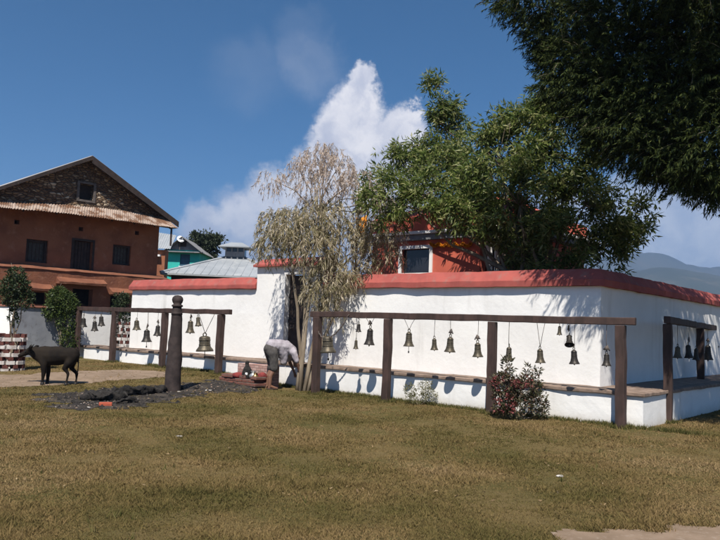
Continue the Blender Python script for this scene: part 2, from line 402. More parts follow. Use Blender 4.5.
tag(link('ground', npmesh(np.array(V), Fq), grassground(), smooth=True), kind='structure')
def patch(name, outline, m, dz, kind='structure', wob=.12, step=.12):
    """a sheet that follows the ground, bounded by a wobbled outline of ground points"""
    P = [Vector((p.x, p.y)) for p in outline]; x0, x1 = min(p.x for p in P)-.3, max(p.x for p in P)+.3; y0, y1 = min(p.y for p in P)-.3, max(p.y for p in P)+.3
    def inside(x, y):
        x += wob*mnoise.noise(Vector((x*1.7, y*1.7, 4)))*2+wob*mnoise.noise(Vector((x*6, y*6, 8))); y += wob*mnoise.noise(Vector((x*1.7, y*1.7, 14)))*2
        c = False; j = len(P)-1
        for i in range(len(P)):
            if (P[i].y > y) != (P[j].y > y) and x < (P[j].x-P[i].x)*(y-P[i].y)/(P[j].y-P[i].y)+P[i].x: c = not c
            j = i
        return c
    mb = MB(); nx_, ny_ = int((x1-x0)/step)+1, int((y1-y0)/step)+1; idx = {}
    def vid(i, j):
        if (i, j) not in idx:
            x, y = x0+i*step, y0+j*step; idx[(i, j)] = len(mb.v); mb.v.append((x, y, HG(x, y)+dz))
        return idx[(i, j)]
    for j in range(ny_):
        for i in range(nx_):
            if inside(x0+(i+.5)*step, y0+(j+.5)*step): mb.f.append((vid(i, j), vid(i+1, j), vid(i+1, j+1), vid(i, j+1)))
    tag(mb.build(name, m, smooth=True), kind=kind); return inside
def HG(x, y):   # height of the ground mesh itself (bilinear over its grid)
    i = min(max(int(np.searchsorted(xs, x))-1, 0), nx-2); j = min(max(int(np.searchsorted(ys, y))-1, 0), len(ys)-2)
    tx = (x-xs[i])/(xs[i+1]-xs[i]); ty = (y-ys[j])/(ys[j+1]-ys[j]); z = lambda a, b: V[b*nx+a][2]
    return max((z(i, j)*(1-tx)+z(i+1, j)*tx)*(1-ty)+(z(i, j+1)*(1-tx)+z(i+1, j+1)*tx)*ty, 0*x-9)
ASH = mat('ash_and_cinders', (.022, .018, .016), (.062, .05, .04), 1.6, .98, .05, 22, c3=(.15, .125, .10), s3=9)
DIRT = mat('trodden_earth', (.23, .165, .115), (.17, .12, .08), 2.5, .98, .012, 30, c3=(.28, .22, .17), s3=16)
in_ash = patch('ash_ground', [gnd(*p) for p in [(28, 398), (60, 392), (120, 389), (170, 385), (225, 381), (262, 384), (258, 391), (205, 393), (178, 399), (130, 408), (70, 410)]], ASH, .008, wob=.3)
in_path = patch('footpath', [gnd(*p) for p in [(-90, 384), (-60, 377), (20, 375), (80, 371), (140, 370), (165, 372), (168, 377), (120, 380), (60, 385), (-90, 392)]], DIRT, .006)
in_dirt = patch('bare_earth', [gnd(*p) for p in [(530, 552), (570, 537), (640, 528), (700, 525), (790, 532), (860, 560), (640, 610)]], DIRT, .006, wob=.2, step=.06)
# ---------------------------------------------------------------- compound wall set-out
G0 = gnd(643, 429); G0.z = 0
t_ = (gnd(310, 390)-G0); t_.z = 0; t_.normalize()          # along the front, to the left
inn = Vector((t_.y, -t_.x, 0));  inn = inn if inn.y > 0 else -inn   # into the compound
rr = inn                                                             # the side wall runs this way
BD, BS = .83, 1.13
WC = G0 + inn*BD + t_*BS; WC.z = 0                                   # outer corner of the wall
def wu(px, py, off=0): return (hit(px, py, WC-inn*off, t_)-WC).dot(t_)
def wp(u, z, off=0): p = WC+t_*u-inn*off; return Vector((p.x, p.y, z))
WT, ZB, ZW, BT = .36, -.3, 2.66, .64
u_end, u_pl, u_go, u_gr, u_pr = wu(130, 330), wu(257, 300), wu(283, 330), wu(307, 330), wu(323, 330)
def coping(mb, pts, top=.36, wid=.36, over=.11, fas=.13):
    """pts: outer-face polyline (left to right seen from outside), mitred"""
    prof = [(-over, 0), (-over, fas), (.06, top), (wid-.06, top), (wid+over, fas), (wid+over, 0)]
    k = len(mb.v); n = len(pts)
    for i, (p, d) in enumerate(pts):
        for o_, z_ in prof: mb.v.append(tuple(p+d*o_+Z*z_))
    m = len(prof)
    for i in range(n-1):
        for j in range(m): a = k+i*m+j; b = k+i*m+(j+1) % m; mb.f.append((a, b, b+m, a+m))
    mb.f.append(tuple(k+j for j in range(m))[::-1]); mb.f.append(tuple(k+(n-1)*m+j for j in range(m)))
# left boundary wall
wl = thing('boundary_wall', wp(u_pl, 0), 'whitewashed boundary wall with red coping left of the gateway, behind the left bell frame', 'wall')
mb = MB(); mb.obox(wp(u_end, ZB), t_*(u_pl-u_end), inn*WT, Z*(ZW-ZB)); rough(mb.build('wall', WHITE, wl), .008, 1.1, .5)
mb = MB(); coping(mb, [(wp(u_end+.1, ZW), inn), (wp(u_pl+.02, ZW), inn)]); rough(mb.build('coping', RED, wl, .02), .02, 1.7, .25)
mb = MB(); p = wp(u_pl+.0, ZW-.02, .115); mb.prism([p, p+t_*.0+Z*.14, p+t_*.36+Z*.02, p+t_*.36-Z*.06], -inn*.03)
# right boundary wall, L shaped
wr = thing('boundary_wall', WC, 'long whitewashed L-shaped boundary wall with red coping, right of the gateway, round the temple', 'wall')
SIDE = 17.0
mb = MB(); mb.obox(wp(u_pr, ZB), t_*(WT-u_pr), inn*WT, Z*(ZW-ZB)); mb.obox(wp(0, ZB), t_*WT, inn*SIDE, Z*(ZW-ZB))
mb2 = MB(); foot = [wp(u_pr, ZB), wp(0, ZB), wp(0, ZB)+inn*SIDE, wp(WT, ZB)+inn*SIDE, wp(WT, ZB)+inn*WT, wp(u_pr, ZB)+inn*WT]
mb2.prism(foot, Z*(ZW-ZB)); rough(mb2.build('wall', WHITE, wr), .008, 1.1, .5)
mb = MB(); coping(mb, [(wp(u_pr, ZW), inn), (wp(0, ZW), inn+t_), (wp(0, ZW)+inn*SIDE, t_)]); rough(mb.build('coping', RED, wr, .02), .02, 1.7, .25)
# gateway
gw = thing('gateway', wp((u_go+u_gr)/2, 0), 'tall white gateway piers with red tiled cap, dark door half hidden by the drooping tree', 'gateway')
ZP = 3.30
mb = MB(); mb.obox(wp(u_pl-.003, ZB, .04), t_*(u_go-u_pl+.003), inn*(WT+.08), Z*(ZP-ZB)); rough(mb.build('pier', WHITE, gw), .008, 1.1, .5)
mb = MB(); mb.obox(wp(u_gr, ZB, .04), t_*(u_pr-u_gr+.003), inn*(WT+.08), Z*(ZP-ZB)); rough(mb.build('pier', WHITE, gw), .008, 1.1, .5)
ZL = hit(292, 272, WC, t_).z
mb = MB(); mb.obox(wp(u_go-.003, ZL, .02), t_*(u_gr-u_go+.006), inn*(WT+.03), Z*(ZP-ZL-.003)); mb.build('lintel', WHITE, gw)
mb = MB()
for k in range(14):
    a = u_pl+.06+(u_pr-u_pl-.12)*k/14; b = u_pl+.06+(u_pr-u_pl-.12)*(k+1)/14-.012
    mb.prism([wp(a, ZP+.003, .16), wp(a, ZP+.06, .16), wp(a, ZP+.26, -.2), wp(a, ZP+.06, -.52), wp(a, ZP+.003, -.52)], t_*(b-a))
cp = mb.build('cap', RED, gw); rough(cp, .012, 2.0, .3)
mb = MB(); mb.obox(wp(u_go-.01, .55, .06), -t_*.07, inn*.2, Z*(ZL-.55)); mb.obox(wp(u_gr+.01, .55, .06), t_*.07, inn*.2, Z*(ZL-.55)); mb.obox(wp(u_go-.08, ZL-.07, .06), t_*(u_gr-u_go+.16), inn*.2, Z*.066)
fr = mb.build('door_frame', WHITEP, gw)
mb = MB(); nb = 7; wd = (u_gr-u_go+.17)/nb
for k in range(nb): mb.obox(wp(u_go-.085+wd*k, .62, -.12), t_*(wd-.012), inn*.05, Z*(ZL-.71))
for zz in (.9, 1.7, 2.4): mb.obox(wp(u_go-.085, zz, -.09), t_*(wd*nb), inn*.029, Z*.1)
dr = mb.build('door', DARK, gw, .004); mb = MB(); c = wp(u_go-.25, 1.55, -.06); mb.lathe([(.05, -.01), (.06, 0), (.05, .01)], c, 12); mb.tube([c, c+inn*.04], .012); mb.build('handle', IRON, dr)
mb = MB(); mb.obox(wp(u_go-.02, ZL+.02, .05), t_*(u_gr-u_go+.05), inn*.027, Z*.22); mb.build('name_board', WHITEP, gw, .004)
mb = MB(); mb.obox(wp(u_go-.09, .3, .5), t_*(u_gr-u_go+.2), inn*.42, Z*.28)
# benches (plinths)
def bench(label, ua, ub, side):
    b = thing('masonry_bench', wp(ua, 0, BD), label, 'bench'); mb = MB(); s2 = MB()
    if side:
        foot = [wp(ub, ZB, BD), wp(-BS, ZB, BD), wp(-BS, ZB, BD)+inn*(SIDE+BD), wp(-.003, ZB, BD)+inn*(SIDE+BD), wp(-.003, ZB, .003), wp(ub, ZB, .003)]
        mb.prism(foot, Z*(BT-.07-ZB)); o = .045
        top = [wp(ub, BT-.068, BD+o), wp(-BS-o, BT-.068, BD+o), wp(-BS-o, BT-.068, BD)+inn*(SIDE+BD), wp(-.004, BT-.068, BD)+inn*(SIDE+BD), wp(-.004, BT-.068, .004), wp(ub, BT-.068, .004)]
        s2.prism(top, Z*.068)
    else:
        mb.obox(wp(ua, ZB, BD), t_*(ub-ua), inn*(BD-.003), Z*(BT-.07-ZB)); s2.obox(wp(ua, BT-.068, BD+.045), t_*(ub-ua+.03), inn*(BD+.041), Z*.068)
    rough(mb.build('plinth', WHITE, b), .012, 1.2, .4); rough(s2.build('slab_top', SLAB, b, .012), .014, 2.1, .25); return b
u_b0 = (hit(78, 350, G0, t_)-WC).dot(t_); u_bm = u_gr-.1
bench('whitewashed masonry bench left of the gate, under the left bell frame', u_bm+.01, u_b0, False)
bench('long whitewashed masonry bench with brown slab top wrapping the corner of the right wall', 0, u_bm, True)
# ---------------------------------------------------------------- bell frames and bells
def frame(label, P, e, posts, x0, x1, ztop, cat='bell stand', bw=.13, bh=.14, pw=.17):
    P = Vector(P); c = P+e*posts[0]; f = thing('bell_stand', onground(c), label, cat, 'timber frames carrying temple bells')
    n = Vector((e.y, -e.x, 0)); n = n if n.y < 0 else -n
    for u in posts:
        q = P+e*u; zb = H(q.x, q.y)-.12; mb = MB(); pj = pw*random.uniform(.94, 1.06)
        mb.obox((q.x-e.x*pj/2-n.x*pj/2, q.y-e.y*pj/2-n.y*pj/2, zb), e*pj, n*pj, (random.uniform(-.02, .02), random.uniform(-.02, .02), ztop-bh-.002-zb)); rough(mb.build('post', WOOD, f, .014), .014, 2.2, .2)
    mb = MB(); q = P+e*x0; mb.obox((q.x-n.x*bw/2, q.y-n.y*bw/2, ztop-bh), e*(x1-x0), n*bw, (0, 0, bh)); rough(mb.build('beam', WOOD, f, .014), .014, 1.6, .25)
    return f
def fu(px, py, P, e): return (hit(px, py, P, e)-P).dot(e)
# middle frame
M0 = gnd(621, 428); M1 = gnd(386, 402); em = (M1-M0); em.z = 0; em.normalize(); M0.z = 0
ZM = 2.0
fm = frame('long dark timber bell frame in front of the right wall, three posts and one beam', M0, em, [0, fu(491, 400, M0, em), fu(386, 395, M0, em), fu(316, 380, M0, em)], fu(636, 320, M0, em), fu(312, 310, M0, em), ZM)
# left frame
Lp = G0-inn*.32; FL0 = Vector((Lp.x, Lp.y, 0))
ZLf = hit(150, 309, FL0, t_).z
fl = frame('dark timber bell frame at far left in front of the lower wall, four posts', FL0, t_, [fu(218, 372, FL0, t_), fu(162, 366, FL0, t_), fu(112, 362, FL0, t_), fu(76, 358, FL0, t_)], fu(231, 310, FL0, t_), fu(71, 308, FL0, t_), ZLf+.03)
# right frame
R0 = gnd(668, 423); R1 = gnd(701, 404); er = (R1-R0); er.z = 0; sp = er.length; er.normalize(); R0.z = 0
ZR = hit(668, 316.5, R0, er).z
fr_ = frame('dark timber bell frame at the right edge beside the shaded side wall', R0, er, [0, sp, sp*2.05], -.12, sp*2.05+.3, ZR)
# unit bell meshes
def bellmesh():
    mb = MB(); pr = [(.06, .97), (.16, .955), (.23, .90), (.265, .80), (.275, .66), (.285, .50), (.31, .36), (.36, .22), (.44, .10), (.50, .03), (.50, 0), (.45, .0), (.40, .08), (.32, .22), (.27, .4), (.24, .7), (.05, .9)]
    mb.lathe(pr[::-1], n=28)
    for z in (.84, .58, .30): mb.lathe([(.2, z-.018), (.3+(.05 if z < .4 else 0), z-.012), (.3+(.05 if z < .4 else 0), z+.012), (.2, z+.018)], n=28)
    me = mb.build('bell_body', BRONZE, smooth=True); d = me.data; bpy.data.objects.remove(me); return d
def bellmesh2():
    mb = MB(); pr = [(.05, 1.0), (.20, .98), (.31, .92), (.335, .85), (.33, .5), (.35, .34), (.40, .25), (.50, .12), (.53, .02), (.50, 0), (.42, .05), (.33, .25), (.3, .5), (.28, .85), (.04, .92)]
    mb.lathe(pr[::-1], n=28)
    for z in (.72, .42): mb.lathe([(.28, z-.03), (.36, z-.02), (.36, z+.02), (.28, z+.03)], n=28)
    me = mb.build('bell_body', BRONZE, smooth=True); d = me.data; bpy.data.objects.remove(me); return d
def loopmesh():
    mb = MB(); mb.tube([(math.sin(a)*.11, 0, 1.07-math.cos(a)*.12) for a in np.linspace(0, 2*math.pi, 13)], .035, 6, False)
    mb.tube([(0, 0, .93), (0, 0, 1.0)], .06, 8); me = mb.build('crown_loop', BRONZE, smooth=True); d = me.data; bpy.data.objects.remove(me); return d
def clapmesh(dp):
    mb = MB(); mb.tube([(0, 0, .88), (0, 0, -dp+.08)], .022, 6); mb.ball((0, 0, -dp+.05), .07, (1, 1, 1.25), 10)
    me = mb.build('clapper', IRON, smooth=True); d = me.data; bpy.data.objects.remove(me); return d
BM = [bellmesh(), bellmesh2()]; LM = loopmesh(); CMs = [clapmesh(.06), clapmesh(.42)]
BMdark = BM[0].copy(); BMdark.materials.clear(); BMdark.materials.append(mat('dark_bronze', (.03, .027, .026), (.055, .048, .04), 14, .5, .002, 60, metal=.4))
def bell(px, ytop, ybot, wpx, P, e, zbeam, label, group, kind=0, clap=0, wires=1, tilt=0, dark=False, knot=False, off=0):
    c = hit(px, (ytop+ybot)/2, P, e); zt = hit(px, ytop, P, e).z; zb = hit(px, ybot, P, e).z; h = zt-zb
    wid = wpx/F*c.y; hs = h/1.18
    o = thing('temple_bell', (c.x, c.y, zb), label, 'bell', group)
    a, b_ = random.uniform(-.05, .05)+tilt, random.uniform(-.06, .06); o.rotation_euler = (0, 0, random.uniform(0, 3))
    def put(n, d):
        q = bpy.data.objects.new(n, d); COL.objects.link(q); q.parent = o; q.scale = (wid, wid, hs); q.rotation_euler = (b_, a, 0); return q
    put('bell_body', BMdark if dark else BM[kind]); put('crown_loop', LM); put('clapper', CMs[clap])
    # hanging wire, in the thing's own frame
    mb = MB(); top = zbeam-.12-zb; lz = hs*1.19; ax = math.sin(a)*lz
    for k in range(wires):
        dx = 0 if wires == 1 else (k-.5)*wid*1.1
        mb.tube([(ax, 0, lz-.02), (ax*.5+dx*.5+.004, 0, (lz+top)/2), (dx, 0, top)], .0055 if wid < .3 else .009, 5)
    if knot:
        mb.ball((ax, 0, lz+.05), .04, (1, .5, 1.2), 8); mb.tube([(ax-.06, 0, lz+.0), (ax-.02, 0, lz+.1), (ax+.05, 0, lz+.02)], .014, 6)
    me = bpy.data.meshes.new('wire'); me.from_pydata(mb.v, [], mb.f); link('wire', me, IRON, o, smooth=True); return o
gm = 'bells hanging from the long frame'; gl = 'bells hanging from the left frame'; gr_ = 'bells hanging from the right edge frame'
for a in [
    (328.5, 333, 353, 15.5, 'large bronze bell with long clapper, in a chain swag beside the multi-stemmed tree', gm, 1, 1, 1, 0, False, False),
    (358.7, 322, 332, 6, 'tiny bell hung close under the beam, nearest to the big chained bell', gm, 0, 0, 1, 0, True, False),
    (356, 338, 349, 5.5, 'tiny dull bell hung low, directly under another tiny bell in the leaf shadow', gm, 0, 0, 1, 0, False, False),
    (369.5, 325, 345, 11, 'dark medium bell on two spread wires just left of the middle post', gm, 1, 0, 2, 0, True, True),
    (409, 329, 346.5, 11, 'bronze bell with long protruding clapper, first to the right of the middle post', gm, 0, 1, 2, 0, False, False),
    (434.5, 336, 350, 8, 'small bell on a thin wire, second right of the middle post', gm, 0, 0, 1, 0, False, False),
    (450, 334, 352, 11.5, 'wide bronze bell with ring top, third right of the middle post', gm, 0, 0, 1, 0, False, True),
    (478, 340, 357, 11, 'bronze bell with knotted hanger, nearest left of the post by the flowering shrub', gm, 0, 0, 1, 0, False, True),
    (508.7, 344, 361, 9.5, 'bell hanging right above the tip of the flowering shrub', gm, 0, 0, 1, 0, False, False),
    (540.5, 346, 363, 10.5, 'bell on a double wire just right of the flowering shrub', gm, 0, 0, 2, 0, False, False),
    (559.5, 324, 335, 5.5, 'tiny bell close under the beam, left of the crooked dark bell', gm, 0, 0, 1, 0, False, False),
    (569.5, 331, 345, 9.5, 'dark bell hanging crookedly above another bell near the wall corner', gm, 0, 0, 1, .55, True, True),
    (574.5, 347, 364, 10.5, 'bell hung lowest of a close group, beneath the crooked dark bell', gm, 0, 0, 1, 0, True, False),
    (606.5, 351, 366, 9.5, 'bell at the wall corner, nearest to the right end post', gm, 0, 0, 1, 0, True, True)]:
    bell(a[0], a[1], a[2], a[3], M0, em, ZM, a[4], a[5], a[6], a[7], a[8], a[9], a[10], a[11])
for a in [
    (83.5, 316, 327, 8, 'dark bell beside the leftmost post of the left frame', gl, 0, 0, 1, 0, True, True),
    (95, 319, 331, 7.5, 'dark bell with ragged hanger, middle of three in the leftmost bay', gl, 0, 0, 1, 0, True, True),
    (101.8, 314, 326, 7.5, 'small dark bell hung highest in the leftmost bay', gl, 0, 0, 1, 0.1, True, False),
    (137, 318, 330, 8.5, 'bell hanging before the left end of the white wall', gl, 0, 0, 1, 0, False, False),
    (147, 327, 342, 10.5, 'broad bell with ringed hanger, hung lowest left of the carved post', gl, 0, 1, 1, 0, True, True),
    (157.5, 323, 336, 8, 'bell tucked against the post left of the carved post', gl, 0, 0, 1, 0, True, True),
    (190.5, 318, 333, 9.5, 'bell with leafy hanger, first right of the carved post', gl, 0, 0, 1, 0, False, True),
    (198.7, 315, 326, 7, 'small bell hung highest, between two larger bells right of the carved post', gl, 0, 0, 1, .15, False, False),
    (205.2, 333, 351.5, 16.5, 'largest bell of the left frame, broad flared lip, on two wires', gl, 1, 1, 2, 0, False, False)]:
    bell(a[0], a[1], a[2], a[3], FL0, t_, ZLf+.03, a[4], a[5], a[6], a[7], a[8], a[9], a[10], a[11])
for a in [
    (677.5, 344, 358, 9, 'pale bronze bell next to the front post of the right edge frame', gr_, 0, 0, 1, 0, False, False),
    (689, 342, 358, 9, 'dark bell in the middle of the front bay of the right edge frame', gr_, 0, 0, 1, .1, True, True),
    (696, 346, 360, 7, 'dark bell against the second post of the right edge frame', gr_, 0, 0, 1, 0, True, False),
    (708, 342, 360, 10, 'large dark bell just past the second post of the right edge frame', gr_, 0, 0, 1, 0, True, True),
    (715, 334, 347, 8, 'dark bell hung highest at the very right edge of the photo', gr_, 0, 0, 1, 0, True, False)]:
    bell(a[0], a[1], a[2], a[3], R0, er, ZR, a[4], a[5], a[6], a[7], a[8], a[9], a[10], a[11])
# strings of little bells in the second bay of the left frame
for x, lb in ((117.5, 'string of tiny dark bells hanging next to the second post'), (124, 'string of tiny dark bells hanging before the end of the white wall')):
    c = hit(x, 320, FL0, t_); o = thing('bell_string', (c.x, c.y, hit(x, 337, FL0, t_).z), lb, 'bell string', 'strings of tiny bells')
    mb = MB(); mb.tube([(c.x, c.y, ZLf-.09), (c.x, c.y, hit(x, 336, FL0, t_).z)], .006, 5); mb.build('cord', IRON, o)
    for k in range(5):
        z = hit(x, 317+k*4.6, FL0, t_).z; q = bpy.data.objects.new('small_bell', BMdark); COL.objects.link(q); q.parent = o
        q.location = (random.uniform(-.05, .05)*t_.x, random.uniform(-.05, .05)*t_.y, z-o.location.z-.05); q.scale = (.11, .11, .12); q.rotation_euler = (random.uniform(-.3, .3), random.uniform(-.3, .3), 0)
# chain swag round the big bell
ch = MB(); a, b_, c_ = hit(317, 324, M0, em), hit(329, 339, M0, em), hit(351, 315, M0, em)
pts = [a.lerp(b_, t)+Z*(-.10*4*t*(1-t)) for t in np.linspace(0, 1, 12)]+[b_.lerp(c_, t)+Z*(-.10*4*t*(1-t)) for t in np.linspace(0.05, 1, 20)]
pts = [p-Vector((inn.x, inn.y, 0))*.075 for p in pts]
for i in range(len(pts)-1):
    p, q = pts[i], pts[i+1]; m_ = (p+q)/2; d = (q-p)*.62; s_ = (Z if i % 2 else inn)*.022; ch.tube([m_-d+s_*0, m_+s_, m_+d, m_-s_, m_-d], .009, 5, False)
ch.tube([pts[0], pts[0]+Vector((inn.x, inn.y, 0))*.08], .01, 5); ch.tube([pts[-1], pts[-1]+Vector((inn.x, inn.y, 0))*.08+Z*.03], .01, 5)
tag(ch.build('chain', IRON, smooth=True), 'rusty chain slung in a swag round the large bell by the tree', 'chain')
# ---------------------------------------------------------------- carved wooden post
q = gnd(172.5, 391); cpst = thing('carved_post', q, 'thick dark carved timber post with round knob top, standing in the ash', 'post')
zt = hit(177.5, 306, q, Vector((1, 0, 0))).z; rbot, rtop = .18, .098
mb = MB(); prof = [(rbot*1.02, -.15), (rbot, 0), (rbot*.97, .15), (rbot*.95, .6), (rbot*.86, 1.1), (rtop*1.15, zt-q.z-.12), (rtop*1.0, zt-q.z-.02)]
mb.lathe(prof, q, 14); rough(mb.build('shaft', WOODB, cpst, smooth=True), .016, 3.2, .1)
mb = MB(); zz = zt-q.z-.03
mb.lathe([(.09, zz), (.13, zz+.02), (.125, zz+.05), (.085, zz+.07), (.115, zz+.12), (.128, zz+.17), (.115, zz+.225), (.07, zz+.265), (.02, zz+.275)], q, 16); mb.build('knob', WOODB, cpst, smooth=True)
mb = MB(); mb.lathe([(.08, zt-q.z-.22), (.128, zt-q.z-.2), (.126, zt-q.z-.14), (.08, zt-q.z-.12)], q, 14); mb.build('carved_band', WOODB, cpst, smooth=True)
# ---------------------------------------------------------------- temple in the compound
P0 = at(416, 258, 20.9); P0.z = 0; e_ = -t_; outn = -inn
def tu(px, py, off=0): return (hit(px, py, P0+outn*off, e_)-P0).dot(e_)
def tp(u, z, off=0): p = P0+e_*u+outn*off; return Vector((p.x, p.y, z))
tz = lambda px, py, off=0: hit(px, py, P0+outn*off, e_).z
tm = thing('temple', tp(0, 0), 'small red temple with white cornice and white framed window, half hidden behind the big tree', 'temple')
ul, ur_, ue = tu(372, 258), tu(480, 258), tu(522, 258)
w0, w1, wz0, wz1 = tu(402, 258), tu(430, 258), tz(416, 273), tz(416, 249)
zc = tz(430, 240); mb = MB(); cells(mb, P0, e_, outn, ul, ur_, 0, zc, [(w0, w1, wz0, wz1)], .3)
mb.obox(tp(ul, 0, -.3), e_*.3, -outn*3.7, Z*zc); mb.obox(tp(ul+.3, 0, -3.7), e_*(ue-ul-.3), -outn*.3, Z*zc); mb.obox(tp(ur_, 0, -1.4), e_*(ue-ur_-.3), -outn*.25, Z*zc); mb.obox(tp(ue-.3, 0, -1.4), e_*.3, -outn*2.3, Z*zc)
mb.build('wall', REDWALL, tm)
wf = MB(); b = .1
wf.obox(tp(w0-b, wz0-b, .05), e_*b, -outn*.12, Z*(wz1-wz0+2*b)); wf.obox(tp(w1, wz0-b, .05), e_*b, -outn*.12, Z*(wz1-wz0+2*b)); wf.obox(tp(w0+.002, wz1, .05), e_*(w1-w0-.004), -outn*.12, Z*b); wf.obox(tp(w0+.002, wz0-b, .05), e_*(w1-w0-.004), -outn*.12, Z*b)
win = wf.build('window', WHITEP, tm, .006); mb = MB(); mb.obox(tp(w0+.003, wz0+.003, -.1), e_*(w1-w0-.006), -outn*.02, Z*(wz1-wz0-.006)); mb.build('pane', GLASS, win)
#mb = MB(); mb.obox(tp((w0+w1)/2-.02, wz0+.003, -.06), e_*.04, -outn*.03, Z*(wz1-wz0-.006)); mb.obox(tp(w0+.003, (wz0+wz1)/2-.02, -.055), e_*(w1-w0-.006), -outn*.02, Z*.035); mb.build('glazing_bar', DARK, win)
mb = MB(); mb.obox(tp(ul-.3, zc+.003, .1), e_*(ue-ul+.6), -outn*4.4, Z*.17); mb.build('canopy_slab', CEMENT, tm, .01)
mb = MB(); mb.obox(tp(ul-.38, zc+.176, .17), e_*(ue-ul+.76), -outn*4.55, Z*.09); mb.build('cornice', WHITEP, tm, .01)
zr = zc+.27; mb = MB()
lay = [(.08, 0), (.06, .42), (-.1, .5), (-.8, .8), (-1.4, 1.1)]
for i in range(len(lay)-1):
    a, z0 = lay[i]; b, z1 = lay[i+1]
    q0 = [tp(ul-a, zr+z0, a), tp(ue+a, zr+z0, a), tp(ue+a, zr+z0, -4-a), tp(ul-a, zr+z0, -4-a)]; q1 = [tp(ul-b, zr+z1, b), tp(ue+b, zr+z1, b), tp(ue+b, zr+z1, -4-b), tp(ul-b, zr+z1, -4-b)]
    mb.add(q0+q1, [(0, 1, 5, 4), (1, 2, 6, 5), (2, 3, 7, 6), (3, 0, 4, 7)]+([(4, 5, 6, 7)] if i == len(lay)-2 else []))
mb.build('roof', REDWALL, tm)
ct = tp((ul+ue)/2, zr+1.1, -2.0); mb = MB(); mb.lathe([(.3, 0), (.34, .06), (.2, .14), (.26, .24), (.3, .36), (.22, .5), (.08, .6), (.05, .75), (.01, .9)], ct, 16); mb.build('finial', BRASS, tm, smooth=True)
for px in (489, 496, 518):
    u = tu(px, 258); mb = MB(); q = tp(u, 0, -.05); mb.lathe([(.13, 0), (.13, .3), (.075, .34), (.07, zc-.4), (.085, zc-.34), (.13, zc-.26), (.13, zc)], q, 14); mb.build('pillar', WHITEP, tm, smooth=True)
mb = MB(); mb.obox(tp(tu(500, 258), .3, -1.37), e_*1.0, outn*.04, Z*2.6); mb.build('doorway', DARK, tm)
# marigold garlands
PET = leafmat('marigold_petals', [(.75, .30, .02), (.85, .42, .03), (.60, .17, .01)], .15, .8)
def garland(label, pts, n, r):
    P = []; 
    for i in range(n):
        t = i/(n-1)*(len(pts)-1); k = min(int(t), len(pts)-2); a, b = pts[k], pts[k+1]; f = t-k
        P.append(a.lerp(b, f)+Z*(-.07*4*f*(1-f)))
    P = np.array([tuple(p) for p in P]); K = 26; PP = np.repeat(P, K, 0); D = RNG.normal(size=PP.shape)
    o = link('garland', leafmesh(PP-P[0], D, r, r*.8, seed=5), PET, loc=P[0]); tag(o, label, 'garland', 'marigold garlands on the temple')
garland('orange marigold garland looped below the white cornice beside the temple window', [tp(tu(x, 242), tz(x, 243)-.02, .06) for x in (432, 440, 448, 456, 464, 472)], 46, .06)
garland('orange marigold garland lying along the red roof edge above the white cornice', [tp(tu(x, 225), zr+.43, .22) for x in (436, 446, 456, 466)], 34, .06)
# flag pole with white and orange cloth
q = at(356, 258, 19.6); q.z = H(q.x, q.y); fp = thing('flag_pole', q, 'thin pole with white and orange cloth flags rising behind the drooping tree', 'flag pole')
zt = at(356, 182, 19.6).z; mb = MB(); mb.tube([q-Z*.2, (q.x, q.y, zt)], [.035, .02], 8); mb.build('pole', BARK, fp)
def cloth(mb, px0, px1, y0, y1, Y, amp=.05):
    k = len(mb.v); n, m = 10, 8
    for j in range(m+1):
        for i in range(n+1):
            p = at(px0+(px1-px0)*i/n, y0+(y1-y0)*j/m+1.5*math.sin(i*.5), Y); p.y += amp*math.sin(i*1.1+j*.4)*(i/n); mb.v.append(tuple(p))
    W = n+1
    for j in range(m):
        for i in range(n): mb.f.append((k+j*W+i, k+(j+1)*W+i, k+(j+1)*W+i+1, k+j*W+i+1))
mb = MB(); cloth(mb, 356, 367, 217, 236, 19.6); o = mb.build('flag', ORANGE, fp, smooth=True); o.modifiers.new('s', 'SOLIDIFY').thickness = .006
mb = MB(); cloth(mb, 356, 362, 190, 214, 19.6); o = mb.build('flag', WHITEP, fp, smooth=True); o.modifiers.new('s', 'SOLIDIFY').thickness = .006
# ---------------------------------------------------------------- mud house on the left
HE = Vector((.71, .704, 0)).normalized(); HN = Vector((HE.y, -HE.x, 0)); HP = at(88, 270, 34); HP.z = 0
def hu(px, py, off=0): return (hit(px, py, HP+HN*off, HE)-HP).dot(HE)
def hz(px, py, off=0): return hit(px, py, HP+HN*off, HE).z
def hp(u, z, off=0): p = HP+HE*u+HN*off; return Vector((p.x, p.y, z))
ho = thing('mud_house', hp(0, 0), 'large red mud-plastered house with stone gable and rusty tin roofs at left', 'house')
uL, uR = -4.7, hu(158, 250); zmid = hz(88, 274); zev = 6.45
wins = [(25, 47, 239.5, 262.5), (112, 130, 245, 265)]; door = (72, 91, 241, 271)
rect = lambda a, off=0: (hu(a[0], a[3], off), hu(a[1], a[3], off), hz((a[0]+a[1])/2, a[3], off), hz((a[0]+a[1])/2, a[2], off))
holes = [rect(a) for a in wins]+[rect(door)]+[(hu(x, y)-.11, hu(x, y)+.11, hz(x, y)-.1, hz(x, y)+.1) for x, y in ((17, 222), (81, 229), (137, 233))]
mb = MB(); cells(mb, HP, HE, HN, uL, uR, zmid-.5, zev, holes, .45)
mb.obox(hp(uR, zmid-.5, -.45), -HE*.45, -HN*8, Z*(zev-zmid+.5)); mb.obox(hp(uL, zmid-.5, -.45), HE*.45, -HN*8, Z*(zev-zmid+.5)); mb.obox(hp(uL, zmid-.5, -8.45), HE*(uR-uL), -HN*.4, Z*(zev-zmid+.5))
mb.obox(hp(uL+.45, zmid-.5, -.45), HE*(uR-uL-.9), -HN*8, Z*.12)
hw = mb.build('upper_wall', MUD, ho)
